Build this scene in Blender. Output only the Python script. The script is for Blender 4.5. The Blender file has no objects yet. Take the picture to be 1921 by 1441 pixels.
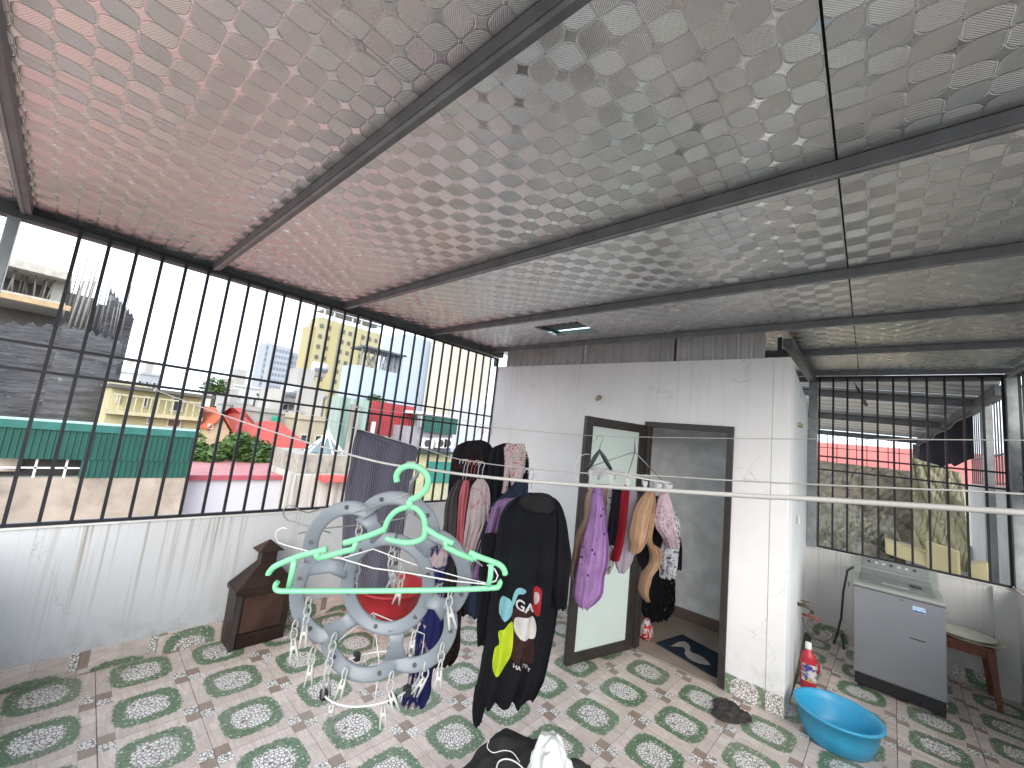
import bpy, bmesh, math, random
from mathutils import Vector, Matrix, noise
random.seed(7)
S = bpy.context.scene
COL = S.collection
PI = math.pi

# ------------------------------------------------------------------ camera
CAMP = Vector((0, 0, 1.9))
R_ = Vector((0.74741277, 0.65515313, 0.11022033))
U_ = Vector((0.00325767, -0.16951667, 0.98552194))
F_ = Vector((-0.66435197, 0.73623262, 0.1288332))
FP = 751.485
cam = bpy.data.cameras.new('camera')
camo = bpy.data.objects.new('camera', cam); COL.objects.link(camo)
m = Matrix.Identity(4)
for i in range(3):
    m[i][0] = R_[i]; m[i][1] = U_[i]; m[i][2] = -F_[i]; m[i][3] = CAMP[i]
camo.matrix_world = m
cam.sensor_fit = 'HORIZONTAL'; cam.sensor_width = 36; cam.lens = FP / 1921 * 36
cam.clip_start = 0.05; cam.clip_end = 3000
S.camera = camo

# ------------------------------------------------------------------ light
w = bpy.data.worlds.new('World'); S.world = w; w.use_nodes = True
nt = w.node_tree; nt.nodes.clear()
sky = nt.nodes.new('ShaderNodeTexSky'); sky.sky_type = 'NISHITA'; sky.sun_disc = False
SUN_EL, SUN_AZ = math.radians(26), math.radians(141)
sky.sun_elevation = SUN_EL; sky.sun_rotation = SUN_AZ
sky.air_density = 1.0; sky.dust_density = 4.0; sky.ozone_density = 1.0
mixw = nt.nodes.new('ShaderNodeMix'); mixw.data_type = 'RGBA'; mixw.inputs[0].default_value = 0.78
mixw.inputs[7].default_value = (7.3, 8.2, 9.3, 1)
bg = nt.nodes.new('ShaderNodeBackground'); bg.inputs[1].default_value = 0.10
ow = nt.nodes.new('ShaderNodeOutputWorld')
nt.links.new(sky.outputs[0], mixw.inputs[6]); nt.links.new(mixw.outputs[2], bg.inputs[0]); nt.links.new(bg.outputs[0], ow.inputs[0])
sun = bpy.data.lights.new('sun', 'SUN'); sun.energy = 0.9; sun.angle = math.radians(50); sun.color = (1, .985, .96)
suno = bpy.data.objects.new('sun', sun); COL.objects.link(suno)
sd = Vector((math.sin(SUN_AZ) * math.cos(SUN_EL), math.cos(SUN_AZ) * math.cos(SUN_EL), math.sin(SUN_EL)))
suno.rotation_euler = sd.to_track_quat('Z', 'Y').to_euler()
S.view_settings.view_transform = 'Standard'; S.view_settings.look = 'None'
S.view_settings.exposure = 1.8; S.view_settings.gamma = 1
S.render.engine = 'CYCLES'
S.cycles.max_bounces = 10; S.cycles.diffuse_bounces = 6

# ------------------------------------------------------------------ helpers
def ray(x, y):
    return R_ * ((x - 960.5) / FP) + U_ * ((720.5 - y) / FP) + F_
def P(x, y, d):                      # point at forward depth d
    return CAMP + ray(x, y) * d
def on(x, y, ax, val):               # point on an axis plane
    d = ray(x, y); t = (val - CAMP[ax]) / d[ax]
    return CAMP + d * t

def link(name, me, mat=None, parent=None):
    o = bpy.data.objects.new(name, me); COL.objects.link(o)
    if mat is not None and me is not None:
        ms = mat if isinstance(mat, (list, tuple)) else [mat]
        me.materials.clear()
        for q in ms: me.materials.append(q)
    if parent is not None: o.parent = parent
    return o
def tag(o, label=None, cat=None, group=None, kind=None):
    if label: o['label'] = label
    if cat: o['category'] = cat
    if group: o['group'] = group
    if kind: o['kind'] = kind
    return o
def thing(name, label, cat, group=None):
    o = bpy.data.objects.new(name, None); COL.objects.link(o)
    o.empty_display_size = .1
    return tag(o, label, cat, group)

class MB:
    """collects shapes into one mesh"""
    def __init__(s): s.bm = bmesh.new()
    def box(s, x0, x1, y0, y1, z0, z1, mi=0):
        v = [s.bm.verts.new(c) for c in ((x0,y0,z0),(x1,y0,z0),(x1,y1,z0),(x0,y1,z0),(x0,y0,z1),(x1,y0,z1),(x1,y1,z1),(x0,y1,z1))]
        for f in ((3,2,1,0),(4,5,6,7),(0,1,5,4),(1,2,6,5),(2,3,7,6),(3,0,4,7)):
            fc = s.bm.faces.new([v[i] for i in f]); fc.material_index = mi
        return s
    def hexa(s, pts, mi=0):          # 8 corner points, bottom four then top four
        v = [s.bm.verts.new(p) for p in pts]
        for f in ((3,2,1,0),(4,5,6,7),(0,1,5,4),(1,2,6,5),(2,3,7,6),(3,0,4,7)):
            fc = s.bm.faces.new([v[i] for i in f]); fc.material_index = mi
        return s
    def poly(s, pts, mi=0):
        f = s.bm.faces.new([s.bm.verts.new(p) for p in pts]); f.material_index = mi; return s
    def tube(s, pts, r, n=8, closed=False, mi=0, flat=None, cap=True):
        pts = [Vector(p) for p in pts]; N = len(pts)
        rs = r if isinstance(r, (list, tuple)) else [r] * N
        rings = []; up = None
        for i, p in enumerate(pts):
            if closed: t = pts[(i + 1) % N] - pts[i - 1]
            else: t = pts[min(i + 1, N - 1)] - pts[max(i - 1, 0)]
            if t.length < 1e-9: t = Vector((0, 0, 1))
            t.normalize()
            if flat is not None:      # (normal, width, thickness)
                nn = Vector(flat[0]).normalized(); b = t.cross(nn).normalized()
                sq_ = lambda v: math.copysign(abs(v) ** .55, v)
                ring = [s.bm.verts.new(p + b * (sq_(math.cos(a)) * flat[1] * rs[i]) + nn * (sq_(math.sin(a)) * flat[2])) for a in [2 * PI * k / n for k in range(n)]]
            else:
                if up is None:
                    up = Vector((0, 0, 1)) if abs(t.z) < .9 else Vector((1, 0, 0))
                a1 = (up - t * up.dot(t)).normalized(); up = a1; b = t.cross(a1)
                ring = [s.bm.verts.new(p + (a1 * math.cos(a) + b * math.sin(a)) * rs[i]) for a in [2 * PI * k / n for k in range(n)]]
            rings.append(ring)
        for i in range(N if closed else N - 1):
            A, B = rings[i], rings[(i + 1) % N]
            for k in range(n):
                f = s.bm.faces.new((A[k], A[(k + 1) % n], B[(k + 1) % n], B[k])); f.material_index = mi; f.smooth = True
        if cap and not closed:
            for q in (rings[0], rings[-1]):
                try: f = s.bm.faces.new(q); f.material_index = mi
                except ValueError: pass
        return s
    def lathe(s, c, prof, n=32, mi=0, sx=1, sy=1):
        c = Vector(c); rings = []
        for r, z in prof:
            rings.append([s.bm.verts.new(c + Vector((math.cos(2*PI*k/n) * r * sx, math.sin(2*PI*k/n) * r * sy, z))) for k in range(n)])
        for A, B in zip(rings, rings[1:]):
            for k in range(n):
                f = s.bm.faces.new((A[k], A[(k+1) % n], B[(k+1) % n], B[k])); f.smooth = True; f.material_index = mi
        for q in (rings[0], rings[-1]):
            f = s.bm.faces.new(q); f.material_index = mi
        return s
    def done(s, name, mat, parent=None, smooth=False, bevel=0):
        bmesh.ops.recalc_face_normals(s.bm, faces=s.bm.faces)
        me = bpy.data.meshes.new(name); s.bm.to_mesh(me); s.bm.free()
        if smooth:
            for f in me.polygons: f.use_smooth = True
        o = link(name, me, mat, parent)
        if bevel:
            b = o.modifiers.new('bevel', 'BEVEL'); b.width = bevel; b.segments = 2; b.limit_method = 'ANGLE'
        return o
def box(name, mat, parent, x0, x1, y0, y1, z0, z1, bevel=0):
    return MB().box(x0, x1, y0, y1, z0, z1).done(name, mat, parent, bevel=bevel)

# ------------------------------------------------------------------ materials
class NT:
    def __init__(s, name):
        s.m = bpy.data.materials.new(name); s.m.use_nodes = True
        s.t = s.m.node_tree; s.b = s.t.nodes['Principled BSDF']
    def n(s, typ, **kw):
        q = s.t.nodes.new(typ)
        for k, v in kw.items(): setattr(q, k, v)
        return q
    def l(s, a, b): s.t.links.new(a, b)
    def inp(s, sock, v):
        if isinstance(v, bpy.types.NodeSocket): s.l(v, sock)
        elif v is not None: sock.default_value = v
    def math(s, op, a, b=None, c=None, clamp=False):
        q = s.n('ShaderNodeMath', operation=op); q.use_clamp = clamp
        s.inp(q.inputs[0], a); s.inp(q.inputs[1], b)
        if c is not None: s.inp(q.inputs[2], c)
        return q.outputs[0]
    def mix(s, f, a, b, mode='MIX'):
        q = s.n('ShaderNodeMix', data_type='RGBA', blend_type=mode)
        s.inp(q.inputs[0], f)
        for i, v in ((6, a), (7, b)):
            if isinstance(v, bpy.types.NodeSocket): s.l(v, q.inputs[i])
            else: q.inputs[i].default_value = (*v[:3], 1)
        return q.outputs[2]
    def coord(s, which='Object', scale=(1, 1, 1), rot=(0, 0, 0)):
        t = s.n('ShaderNodeTexCoord'); mp = s.n('ShaderNodeMapping')
        s.l(t.outputs[which], mp.inputs[0]); mp.inputs['Scale'].default_value = scale; mp.inputs['Rotation'].default_value = rot
        return mp.outputs[0]
    def noise(s, v, scale=5, detail=4, rough=.55, dist=0):
        q = s.n('ShaderNodeTexNoise'); s.l(v, q.inputs['Vector'])
        q.inputs['Scale'].default_value = scale; q.inputs['Detail'].default_value = detail
        q.inputs['Roughness'].default_value = rough; q.inputs['Distortion'].default_value = dist
        return q.outputs['Fac']
    def ramp(s, f, lo, hi):
        q = s.n('ShaderNodeMapRange'); s.l(f, q.inputs[0]); q.inputs[1].default_value = lo; q.inputs[2].default_value = hi
        return q.outputs[0]
    def bump(s, h, strength=.3, dist=.01):
        q = s.n('ShaderNodeBump'); s.l(h, q.inputs['Height']); q.inputs['Strength'].default_value = strength; q.inputs['Distance'].default_value = dist
        s.l(q.outputs[0], s.b.inputs['Normal'])
    def set(s, rough=.6, metal=0, spec=.5):
        s.b.inputs['Roughness'].default_value = rough; s.b.inputs['Metallic'].default_value = metal
        s.b.inputs['Specular IOR Level'].default_value = spec
        return s
    def sep(s, v):
        q = s.n('ShaderNodeSeparateXYZ'); s.l(v, q.inputs[0]); return q.outputs

def mul(c, k): return tuple(x * k for x in c[:3])
def M(name, c, rough=.6, metal=0, var=.15, scale=6, bump=.15, bscale=None, dirt=None, dirtamt=.4, bdist=.004, stretch=(1,1,1), spec=.5):
    q = NT(name).set(rough, metal, spec)
    v = q.coord('Object', stretch)
    f = q.noise(v, scale, 5)
    colr = q.mix(q.ramp(f, .3, .7), mul(c, 1 - var), mul(c, 1 + var))
    if dirt:
        d = q.ramp(q.noise(v, scale * .45, 6, .65, .4), .48, .72)
        colr = q.mix(q.math('MULTIPLY', d, dirtamt), colr, dirt)
    q.l(colr, q.b.inputs['Base Color'])
    r = q.n('ShaderNodeMapRange'); q.l(f, r.inputs[0]); r.inputs[3].default_value = max(0, rough - .08); r.inputs[4].default_value = min(1, rough + .08)
    q.l(r.outputs[0], q.b.inputs['Roughness'])
    if bump: q.bump(q.noise(v, bscale or scale * 5, 5), bump, bdist)
    return q.m

def painted_wall(name, c=(.72, .71, .69), top=1.0, streak=.6, colstreak=(.30, .25, .18), h=.7, axis='y', pink=0):
    """off-white paint with drips under the top edge, hairline cracks and grime"""
    q = NT(name).set(.75, 0, .3)
    v = q.coord('Object')
    x, y, z = q.sep(v)[:3]
    base = q.mix(q.ramp(q.noise(v, 1.3, 5), .3, .7), mul(c, .93), mul(c, 1.05))
    sv = q.coord('Object', (38, 38, .7))
    st = q.ramp(q.noise(sv, 1.0, 3, .6), .52, .66)
    patch = q.ramp(q.noise(q.coord('Object', (1.6, 1.6, .2)), 1.0, 2), .42, .58)
    topm = q.n('ShaderNodeMapRange'); q.l(z, topm.inputs[0]); topm.inputs[1].default_value = top - h; topm.inputs[2].default_value = top
    f = q.math('MULTIPLY', q.math('MULTIPLY', st, patch), q.math('POWER', topm.outputs[0], 1.3))
    base = q.mix(q.math('MULTIPLY', f, streak), base, colstreak)
    # hairline cracks
    vo = q.n('ShaderNodeTexVoronoi', feature='DISTANCE_TO_EDGE'); wv = q.n('ShaderNodeVectorMath', operation='ADD')
    nz = q.n('ShaderNodeTexNoise'); q.l(v, nz.inputs['Vector']); nz.inputs['Scale'].default_value = 3; nz.inputs['Detail'].default_value = 4
    sc = q.n('ShaderNodeVectorMath', operation='SCALE'); q.l(nz.outputs['Color'], sc.inputs[0]); sc.inputs['Scale'].default_value = .5
    q.l(v, wv.inputs[0]); q.l(sc.outputs[0], wv.inputs[1]); q.l(wv.outputs[0], vo.inputs['Vector']); vo.inputs['Scale'].default_value = 1.7
    cr = q.math('LESS_THAN', vo.outputs['Distance'], .0035)
    crm = q.math('MULTIPLY', cr, q.ramp(q.noise(v, 2.1, 2), .56, .64))
    base = q.mix(q.math('MULTIPLY', crm, .35), base, (.25, .22, .2))
    # grime at foot
    bm_ = q.n('ShaderNodeMapRange'); q.l(z, bm_.inputs[0]); bm_.inputs[1].default_value = .38; bm_.inputs[2].default_value = .1
    g = q.math('MULTIPLY', bm_.outputs[0], q.ramp(q.noise(v, 9, 6, .7), .45, .7))
    base = q.mix(q.math('MULTIPLY', g, .5), base, (.22, .2, .16))
    q.l(base, q.b.inputs['Base Color'])
    q.bump(q.math('ADD', q.noise(v, 60, 4), q.math('MULTIPLY', crm, -2)), .12, .003)
    return q.m

def tile_mat():
    q = NT('patterned tile').set(.3, 0, .5)
    v = q.coord('Object')
    x, y, z = q.sep(v)[:3]
    s = .451
    u_ = q.math('DIVIDE', x, s); w_ = q.math('DIVIDE', y, s)
    oi = q.n('ShaderNodeObjectInfo'); rnd = oi.outputs['Random']
    # random offset of noise by tile
    addv = q.n('ShaderNodeVectorMath', operation='ADD'); cmb = q.n('ShaderNodeCombineXYZ')
    q.l(q.math('MULTIPLY', rnd, 17), cmb.inputs[2]); q.l(v, addv.inputs[0]); q.l(cmb.outputs[0], addv.inputs[1])
    nv = addv.outputs[0]
    # marble base: beige-pink blocks
    sx = q.n('ShaderNodeMapping'); q.l(nv, sx.inputs[0]); sx.inputs['Scale'].default_value = (1, 3.5, 1); sx.inputs['Rotation'].default_value = (0, 0, .2)
    marble = q.noise(sx.outputs[0], 7, 6, .65, 1.2)
    beige = q.mix(q.ramp(marble, .3, .7), (.54, .435, .39), (.80, .71, .66))
    au = q.math('ABSOLUTE', u_); aw = q.math('ABSOLUTE', w_)
    mx = q.math('MAXIMUM', au, aw); mn = q.math('MINIMUM', au, aw)
    corner = q.math('GREATER_THAN', mn, .338)
    ring = q.math('GREATER_THAN', mx, .338)
    diag = q.math('GREATER_THAN', q.math('MULTIPLY', u_, w_), 0)
    # brown corner squares (one diagonal), pebble squares (other)
    brown = q.mix(q.ramp(marble, .3, .7), (.27, .195, .15), (.36, .27, .22))
    # block joints in the border band: slight tone differences
    tone = q.math('MULTIPLY', ring, q.math('GREATER_THAN', q.math('MULTIPLY', u_, 1), 0))
    colr = q.mix(q.math('MULTIPLY', tone, .22), beige, (.40, .31, .26))
    lines = q.math('MAXIMUM', q.math('LESS_THAN', q.math('ABSOLUTE', q.math('SUBTRACT', mx, .338)), .004),
                   q.math('MULTIPLY', ring, q.math('LESS_THAN', q.math('ABSOLUTE', q.math('SUBTRACT', mn, .02)), .0035)))
    # pebble cells
    vo = q.n('ShaderNodeTexVoronoi', feature='DISTANCE_TO_EDGE'); q.l(nv, vo.inputs['Vector']); vo.inputs['Scale'].default_value = 50
    peb = q.ramp(vo.outputs['Distance'], .05, .15)
    pebc = q.mix(peb, (.22, .18, .15), (.86, .85, .83))
    cornc = q.mix(diag, brown, pebc)
    colr = q.mix(corner, colr, cornc)
    # wreath, squarish: superellipse radius with leafy edge
    p3 = q.math('POWER', q.math('ADD', q.math('POWER', au, 3.6), q.math('POWER', aw, 3.6)), 1 / 3.6)
    wob = q.math('MULTIPLY', q.math('SUBTRACT', q.noise(nv, 55, 4, .8), .5), .17)
    rr = q.math('ADD', p3, wob)
    leafn = q.noise(nv, 85, 3, .7)
    green = q.mix(q.ramp(leafn, .38, .62), (.055, .115, .06), (.20, .29, .17))
    v2 = q.n('ShaderNodeTexVoronoi', feature='F1'); q.l(nv, v2.inputs['Vector']); v2.inputs['Scale'].default_value = 34
    dots = q.math('LESS_THAN', v2.outputs['Distance'], .22)
    green = q.mix(q.math('MULTIPLY', dots, .75), green, (.70, .74, .62))
    ingreen = q.math('LESS_THAN', rr, .358)
    colr = q.mix(ingreen, colr, green)
    inpeb = q.math('LESS_THAN', q.math('ADD', q.math('POWER', q.math('ADD', q.math('POWER', au, 2.6), q.math('POWER', aw, 2.6)), 1 / 2.6), q.math('MULTIPLY', wob, 1.2)), .228)
    colr = q.mix(inpeb, colr, pebc)
    colr = q.mix(q.math('MULTIPLY', lines, .45), colr, (.22, .17, .14))
    # wear and dust
    wt = q.n('ShaderNodeTexCoord')
    geo = q.n('ShaderNodeNewGeometry')
    nn = q.n('ShaderNodeTexNoise'); q.l(geo.outputs['Position'], nn.inputs['Vector']); nn.inputs['Scale'].default_value = 1.6; nn.inputs['Detail'].default_value = 6
    colr = q.mix(q.math('MULTIPLY', q.ramp(nn.outputs['Fac'], .45, .75), .35), colr, (.48, .44, .41))
    q.l(colr, q.b.inputs['Base Color'])
    rg = q.n('ShaderNodeMapRange'); q.l(nn.outputs['Fac'], rg.inputs[0]); rg.inputs[3].default_value = .22; rg.inputs[4].default_value = .6
    q.l(rg.outputs[0], q.b.inputs['Roughness'])
    q.bump(q.math('ADD', marble, peb), .08, .001)
    return q.m

def foil_mat(name, base=(.78, .80, .785), rough=.21):
    """embossed foil liner: checkerboard of leaf-shaped cells with fine hatching"""
    q = NT(name).set(rough, .92, .5)
    geo = q.n('ShaderNodeNewGeometry'); x, y, z = q.sep(geo.outputs['Position'])[:3]
    p = .0885
    fx = q.math('DIVIDE', q.math('ADD', x, 10.0), p); fy = q.math('DIVIDE', q.math('ADD', y, 9.94), p)
    ix = q.math('FLOOR', fx); iy = q.math('FLOOR', fy)
    u = q.math('SUBTRACT', q.math('SUBTRACT', fx, ix), .5); v = q.math('SUBTRACT', q.math('SUBTRACT', fy, iy), .5)
    par = q.math('FLOORED_MODULO', q.math('ADD', ix, iy), 2)
    sgn = q.math('SUBTRACT', q.math('MULTIPLY', par, 2), 1)
    uv = q.math('MULTIPLY', q.math('MULTIPLY', u, v), sgn)
    rad = q.math('ADD', .12, q.math('MULTIPLY', q.math('GREATER_THAN', uv, 0), .32))
    h = .485
    du = q.math('MAXIMUM', q.math('ADD', q.math('SUBTRACT', q.math('ABSOLUTE', u), h), rad), 0)
    dv = q.math('MAXIMUM', q.math('ADD', q.math('SUBTRACT', q.math('ABSOLUTE', v), h), rad), 0)
    d = q.math('SUBTRACT', q.math('SQRT', q.math('ADD', q.math('MULTIPLY', du, du), q.math('MULTIPLY', dv, dv))), rad)
    d2 = q.math('MAXIMUM', d, q.math('SUBTRACT', q.math('MAXIMUM', q.math('ABSOLUTE', u), q.math('ABSOLUTE', v)), h))
    edge = q.ramp(q.math('ABSOLUTE', q.math('ADD', d2, .005)), .035, .006)
    inside = q.math('LESS_THAN', d2, -.005)
    hs = q.math('ADD', q.math('MULTIPLY', u, 1), q.math('MULTIPLY', v, sgn))
    hat = q.math('SINE', q.math('MULTIPLY', hs, 75))
    big = q.n('ShaderNodeTexNoise'); q.l(geo.outputs['Position'], big.inputs['Vector']); big.inputs['Scale'].default_value = 1.1; big.inputs['Detail'].default_value = 3
    colr = q.mix(q.math('MULTIPLY', par, q.ramp(big.outputs['Fac'], .35, .65)), base, mul(base, .93))
    colr = q.mix(q.math('MULTIPLY', edge, .32), colr, mul(base, .45))
    hue = q.n('ShaderNodeTexNoise'); q.l(geo.outputs['Position'], hue.inputs['Vector']); hue.inputs['Scale'].default_value = 2.3
    colr = q.mix(q.ramp(hue.outputs['Fac'], .35, .65), colr, q.mix(.5, colr, (.86, .78, .76)))
    colr = q.mix(q.math('MULTIPLY', q.math('SUBTRACT', 1, inside), .12), colr, mul(base, .7))
    q.l(colr, q.b.inputs['Base Color'])
    rg = q.math('ADD', q.math('MULTIPLY', par, q.math('MULTIPLY', q.ramp(hue.outputs['Fac'], .4, .6), .10)), rough)
    q.l(rg, q.b.inputs['Roughness'])
    hh = q.math('ADD', q.math('MULTIPLY', edge, -.7), q.math('MULTIPLY', q.math('MULTIPLY', hat, inside), .22))
    hh = q.math('ADD', hh, q.math('MULTIPLY', big.outputs['Fac'], 16))
    q.bump(hh, .5, .003)
    return q.m

def cloth(name, c, var=.12, pattern=None, pc=None, scale=30, rib=0, th=.5, sheen=.3):
    q = NT(name).set(.92, 0, .15)
    v = q.coord('Object')
    f = q.noise(v, 7, 5)
    colr = q.mix(q.ramp(f, .3, .7), mul(c, 1 - var), mul(c, 1 + var))
    if pattern == 'dots':
        vo = q.n('ShaderNodeTexVoronoi', feature='F1'); q.l(v, vo.inputs['Vector']); vo.inputs['Scale'].default_value = scale
        colr = q.mix(q.math('LESS_THAN', vo.outputs['Distance'], th), colr, pc)
    elif pattern == 'floral':
        vo = q.ramp(q.noise(v, scale, 3, .6, 1.5), th - .03, th + .03)
        colr = q.mix(vo, colr, pc)
    elif pattern == 'rib':
        x, y, z = q.sep(q.coord('Generated'))[:3]
        a = q.math('SINE', q.math('MULTIPLY', q.math('ADD', x, y), scale))
        colr = q.mix(q.ramp(a, -.4, .9), colr, pc)
    q.l(colr, q.b.inputs['Base Color'])
    q.bump(q.math('ADD', q.noise(v, 420, 2), q.math('MULTIPLY', q.noise(v, 24, 4), 2.5)), .5, .004)
    return q.m

WHITE = M('white trim', (.72, .71, .68), .6, dirt=(.35, .3, .24), dirtamt=.3)
GALV = M('galvanised steel', (.30, .315, .32), .45, .55, .22, 9, .1, dirt=(.16, .17, .17), dirtamt=.5)
GALVD = M('dull purlin steel', (.185, .19, .195), .5, .5, .2, 9, .1, dirt=(.13, .13, .13), dirtamt=.4)
BLK = M('black painted bar', (.018, .018, .022), .45, .1, .2, 20, .1)
ALU = M('dark bronze aluminium', (.045, .038, .034), .38, .3, .2, 12, .05)
FROST = M('frosted glass', (.58, .66, .62), .35, 0, .04, 3, 0)
CLAD = M('ribbed grey cladding', (.50, .485, .48), .5, .2, .1, 5, .05, dirt=(.25, .2, .16), dirtamt=.3)
FOIL = foil_mat('embossed foil liner')
TILE = tile_mat()
GROUT = M('dark tile joint', (.14, .12, .10), .9)
CONC = M('stained concrete', (.34, .305, .25), .9, 0, .18, 2.0, .3, 12, dirt=(.12, .105, .09), dirtamt=.75, bdist=.02)
PLASTERIN = M('interior plaster', (.78, .80, .81), .8)

# ------------------------------------------------------------------ ground far below, terrace floor
STREET = -13.0
mb = MB(); mb.poly([(-1500, -1500, STREET), (1500, -1500, STREET), (1500, 1500, STREET), (-1500, 1500, STREET)])
tag(mb.done('ground', M('street ground', (.16, .15, .14), .9, scale=.05)), kind='structure')

XA, YB, YF, YC, XS, XD = -3.976, -.42, 4.06, 6.31, -.49, 1.05
fl = MB()
fl.box(XA - .14, XD + .16, YB - .14, YC + .14, -.32, -.012)
floor = tag(fl.done('terrace_floor', GROUT), kind='structure')
body = MB(); body.box(XA - .14, XD + .16, YB - .14, YC + 5.0, STREET, -.32)
# the house under the terrace
house = thing('house_below', 'pale lower storeys of the house directly under the tiled terrace', 'house')
body.done('wall', M('house render', (.5, .48, .44), .9), house)

th = math.radians(-1.75); ct, sn = math.cos(th), math.sin(th); SP = .451
def tile_piece(poly_fn, i, j, name, parent):
    pass
cache = {}
def clip_tile(cx_, cy_, x0, x1, y0, y1):
    """tile slab centred at (cx_,cy_), cut to the rectangle; returns mesh in tile coords"""
    g = .0008; hs = SP / 2 - g
    bm = bmesh.new()
    v = [bm.verts.new(c) for c in ((-hs,-hs,-.011),(hs,-hs,-.011),(hs,hs,-.011),(-hs,hs,-.011),(-hs+.0015,-hs+.0015,0),(hs-.0015,-hs+.0015,0),(hs-.0015,hs-.0015,0),(-hs+.0015,hs-.0015,0))]
    for f in ((4,5,6,7),(0,1,5,4),(1,2,6,5),(2,3,7,6),(3,0,4,7)): bm.faces.new([v[k] for k in f])
    iv = lambda X, Y: Vector((ct * (X - cx_) + sn * (Y - cy_), -sn * (X - cx_) + ct * (Y - cy_), 0))
    for (X, Y, nx, ny) in ((x0, 0, -1, 0), (x1, 0, 1, 0), (0, y0, 0, -1), (0, y1, 0, 1)):
        pc = iv(X if nx else cx_, Y if ny else cy_); nn = Vector((ct * nx + sn * ny, -sn * nx + ct * ny, 0))
        bmesh.ops.bisect_plane(bm, geom=bm.verts[:] + bm.edges[:] + bm.faces[:], plane_co=pc, plane_no=nn, clear_outer=True)
    if not bm.faces: bm.free(); return None
    me = bpy.data.meshes.new('floor_tile'); bm.to_mesh(me); bm.free(); me.materials.append(TILE); return me
full = None
def put_tile(cx_, cy_, reg):
    global full
    x0, x1, y0, y1 = reg; e = SP * .52
    if cx_ + e < x0 or cx_ - e > x1 or cy_ + e < y0 or cy_ - e > y1: return
    if cx_ - e > x0 and cx_ + e < x1 and cy_ - e > y0 and cy_ + e < y1:
        if full is None: full = clip_tile(cx_, cy_, -99, 99, -99, 99)
        me = full
    else: me = clip_tile(cx_, cy_, *reg)
    if me is None: return
    o = link('floor_tile', me, None, floor); o.location = (cx_, cy_, random.uniform(-.0006, .0004)); o.rotation_euler = (0, 0, th)
for i in range(-14, 8):
    for j in range(-6, 18):
        vx, vy = SP * (i - .4671), SP * (j + .3016)
        cx_, cy_ = ct * vx - sn * vy, sn * vx + ct * vy
        put_tile(cx_, cy_, (XA, XD, YB, YF - .002))
        put_tile(cx_, cy_, (XS + .0, XD, YF - .002, YC))

# ------------------------------------------------------------------ parapet walls
PW = painted_wall('parapet paint', (.60, .615, .63), top=.985, streak=.85, colstreak=(.22, .17, .11), h=.85)
PWC = painted_wall('side parapet paint', (.62, .61, .59), colstreak=(.2, .19, .17))
def skirt(parent, p0, p1, nrm, h=.145, skip=()):
    """row of cut tiles along a wall foot"""
    p0, p1 = Vector(p0), Vector(p1); L = (p1 - p0).length; d = (p1 - p0) / L; n = int(L / .41) + 1
    a = 0; k = 0
    while a < L - .02:
        b = min(a + .405, L)
        s0, s1 = a + .002, b - .002
        bm = bmesh.new()
        hw = (s1 - s0) / 2
        yo = random.choice((-.16, .02, .12, -.05)); 
        vs = [bm.verts.new(c) for c in ((-hw, yo, 0), (hw, yo, 0), (hw, yo + h, 0), (-hw, yo + h, 0), (-hw, yo, -.008), (hw, yo, -.008), (hw, yo + h, -.008), (-hw, yo + h, -.008))]
        for f in ((0,1,2,3),(4,5,1,0),(5,6,2,1),(6,7,3,2),(7,4,0,3)): bm.faces.new([vs[q] for q in f])
        bmesh.ops.recalc_face_normals(bm, faces=bm.faces)
        me = bpy.data.meshes.new('skirting_tile'); bm.to_mesh(me); bm.free()
        o = link('skirting_tile', me, TILE, parent)
        mid = p0 + d * ((s0 + s1) / 2)
        N = Vector(nrm); Z = Vector((0, 0, 1)); X = Z.cross(N).normalized()
        mt = Matrix.Identity(4)
        for r in range(3): mt[r][0] = X[r]; mt[r][1] = Z[r]; mt[r][2] = N[r]; mt[r][3] = mid[r] + N[r] * .009
        mt[2][3] = .002 - yo
        o.matrix_world = mt
        a = b; k += 1

wa = thing('parapet_wall', 'long off-white parapet wall with rusty drip stains under the left grille', 'wall')
box('wall', PW, wa, XA - .12, XA, YB, YF + .0, -.3, .985)
box('coping', WHITE, wa, XA - .13, XA + .012, YB, YF, .985, 1.0, .003)
skirt(wa, (XA, YB, 0), (XA, YF, 0), (1, 0, 0))
wc = thing('parapet_wall', 'short white parapet wall behind the washing machine', 'wall')
box('wall', PWC, wc, XS - .09, XD + .12, YC, YC + .12, -.3, .975)
box('coping', WHITE, wc, XS - .09, XD + .12, YC - .012, YC + .13, .975, .99, .003)
skirt(wc, (XS - .05, YC, 0), (XD, YC, 0), (0, -1, 0))
wd = thing('parapet_wall', 'stained white parapet wall at the right edge beside the stool', 'wall')
box('wall', PWC, wd, XD, XD + .12, YB, YC, -.3, .985)
box('coping', M('broken pinkish coping', (.45, .36, .31), .9, dirt=(.2, .17, .15)), wd, XD - .02, XD + .14, YB, YC, .985, 1.0, .004)
skirt(wd, (XD, 3.2, 0), (XD, YC, 0), (-1, 0, 0))
box('pilaster', PWC, wc, XD - .15, XD, YC - .05, YC, 0, .974)
wb = thing('parapet_wall', 'white parapet wall along the side behind the viewer', 'wall')
box('wall', PW, wb, XA, XD, YB - .12, YB, -.3, .985)

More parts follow.
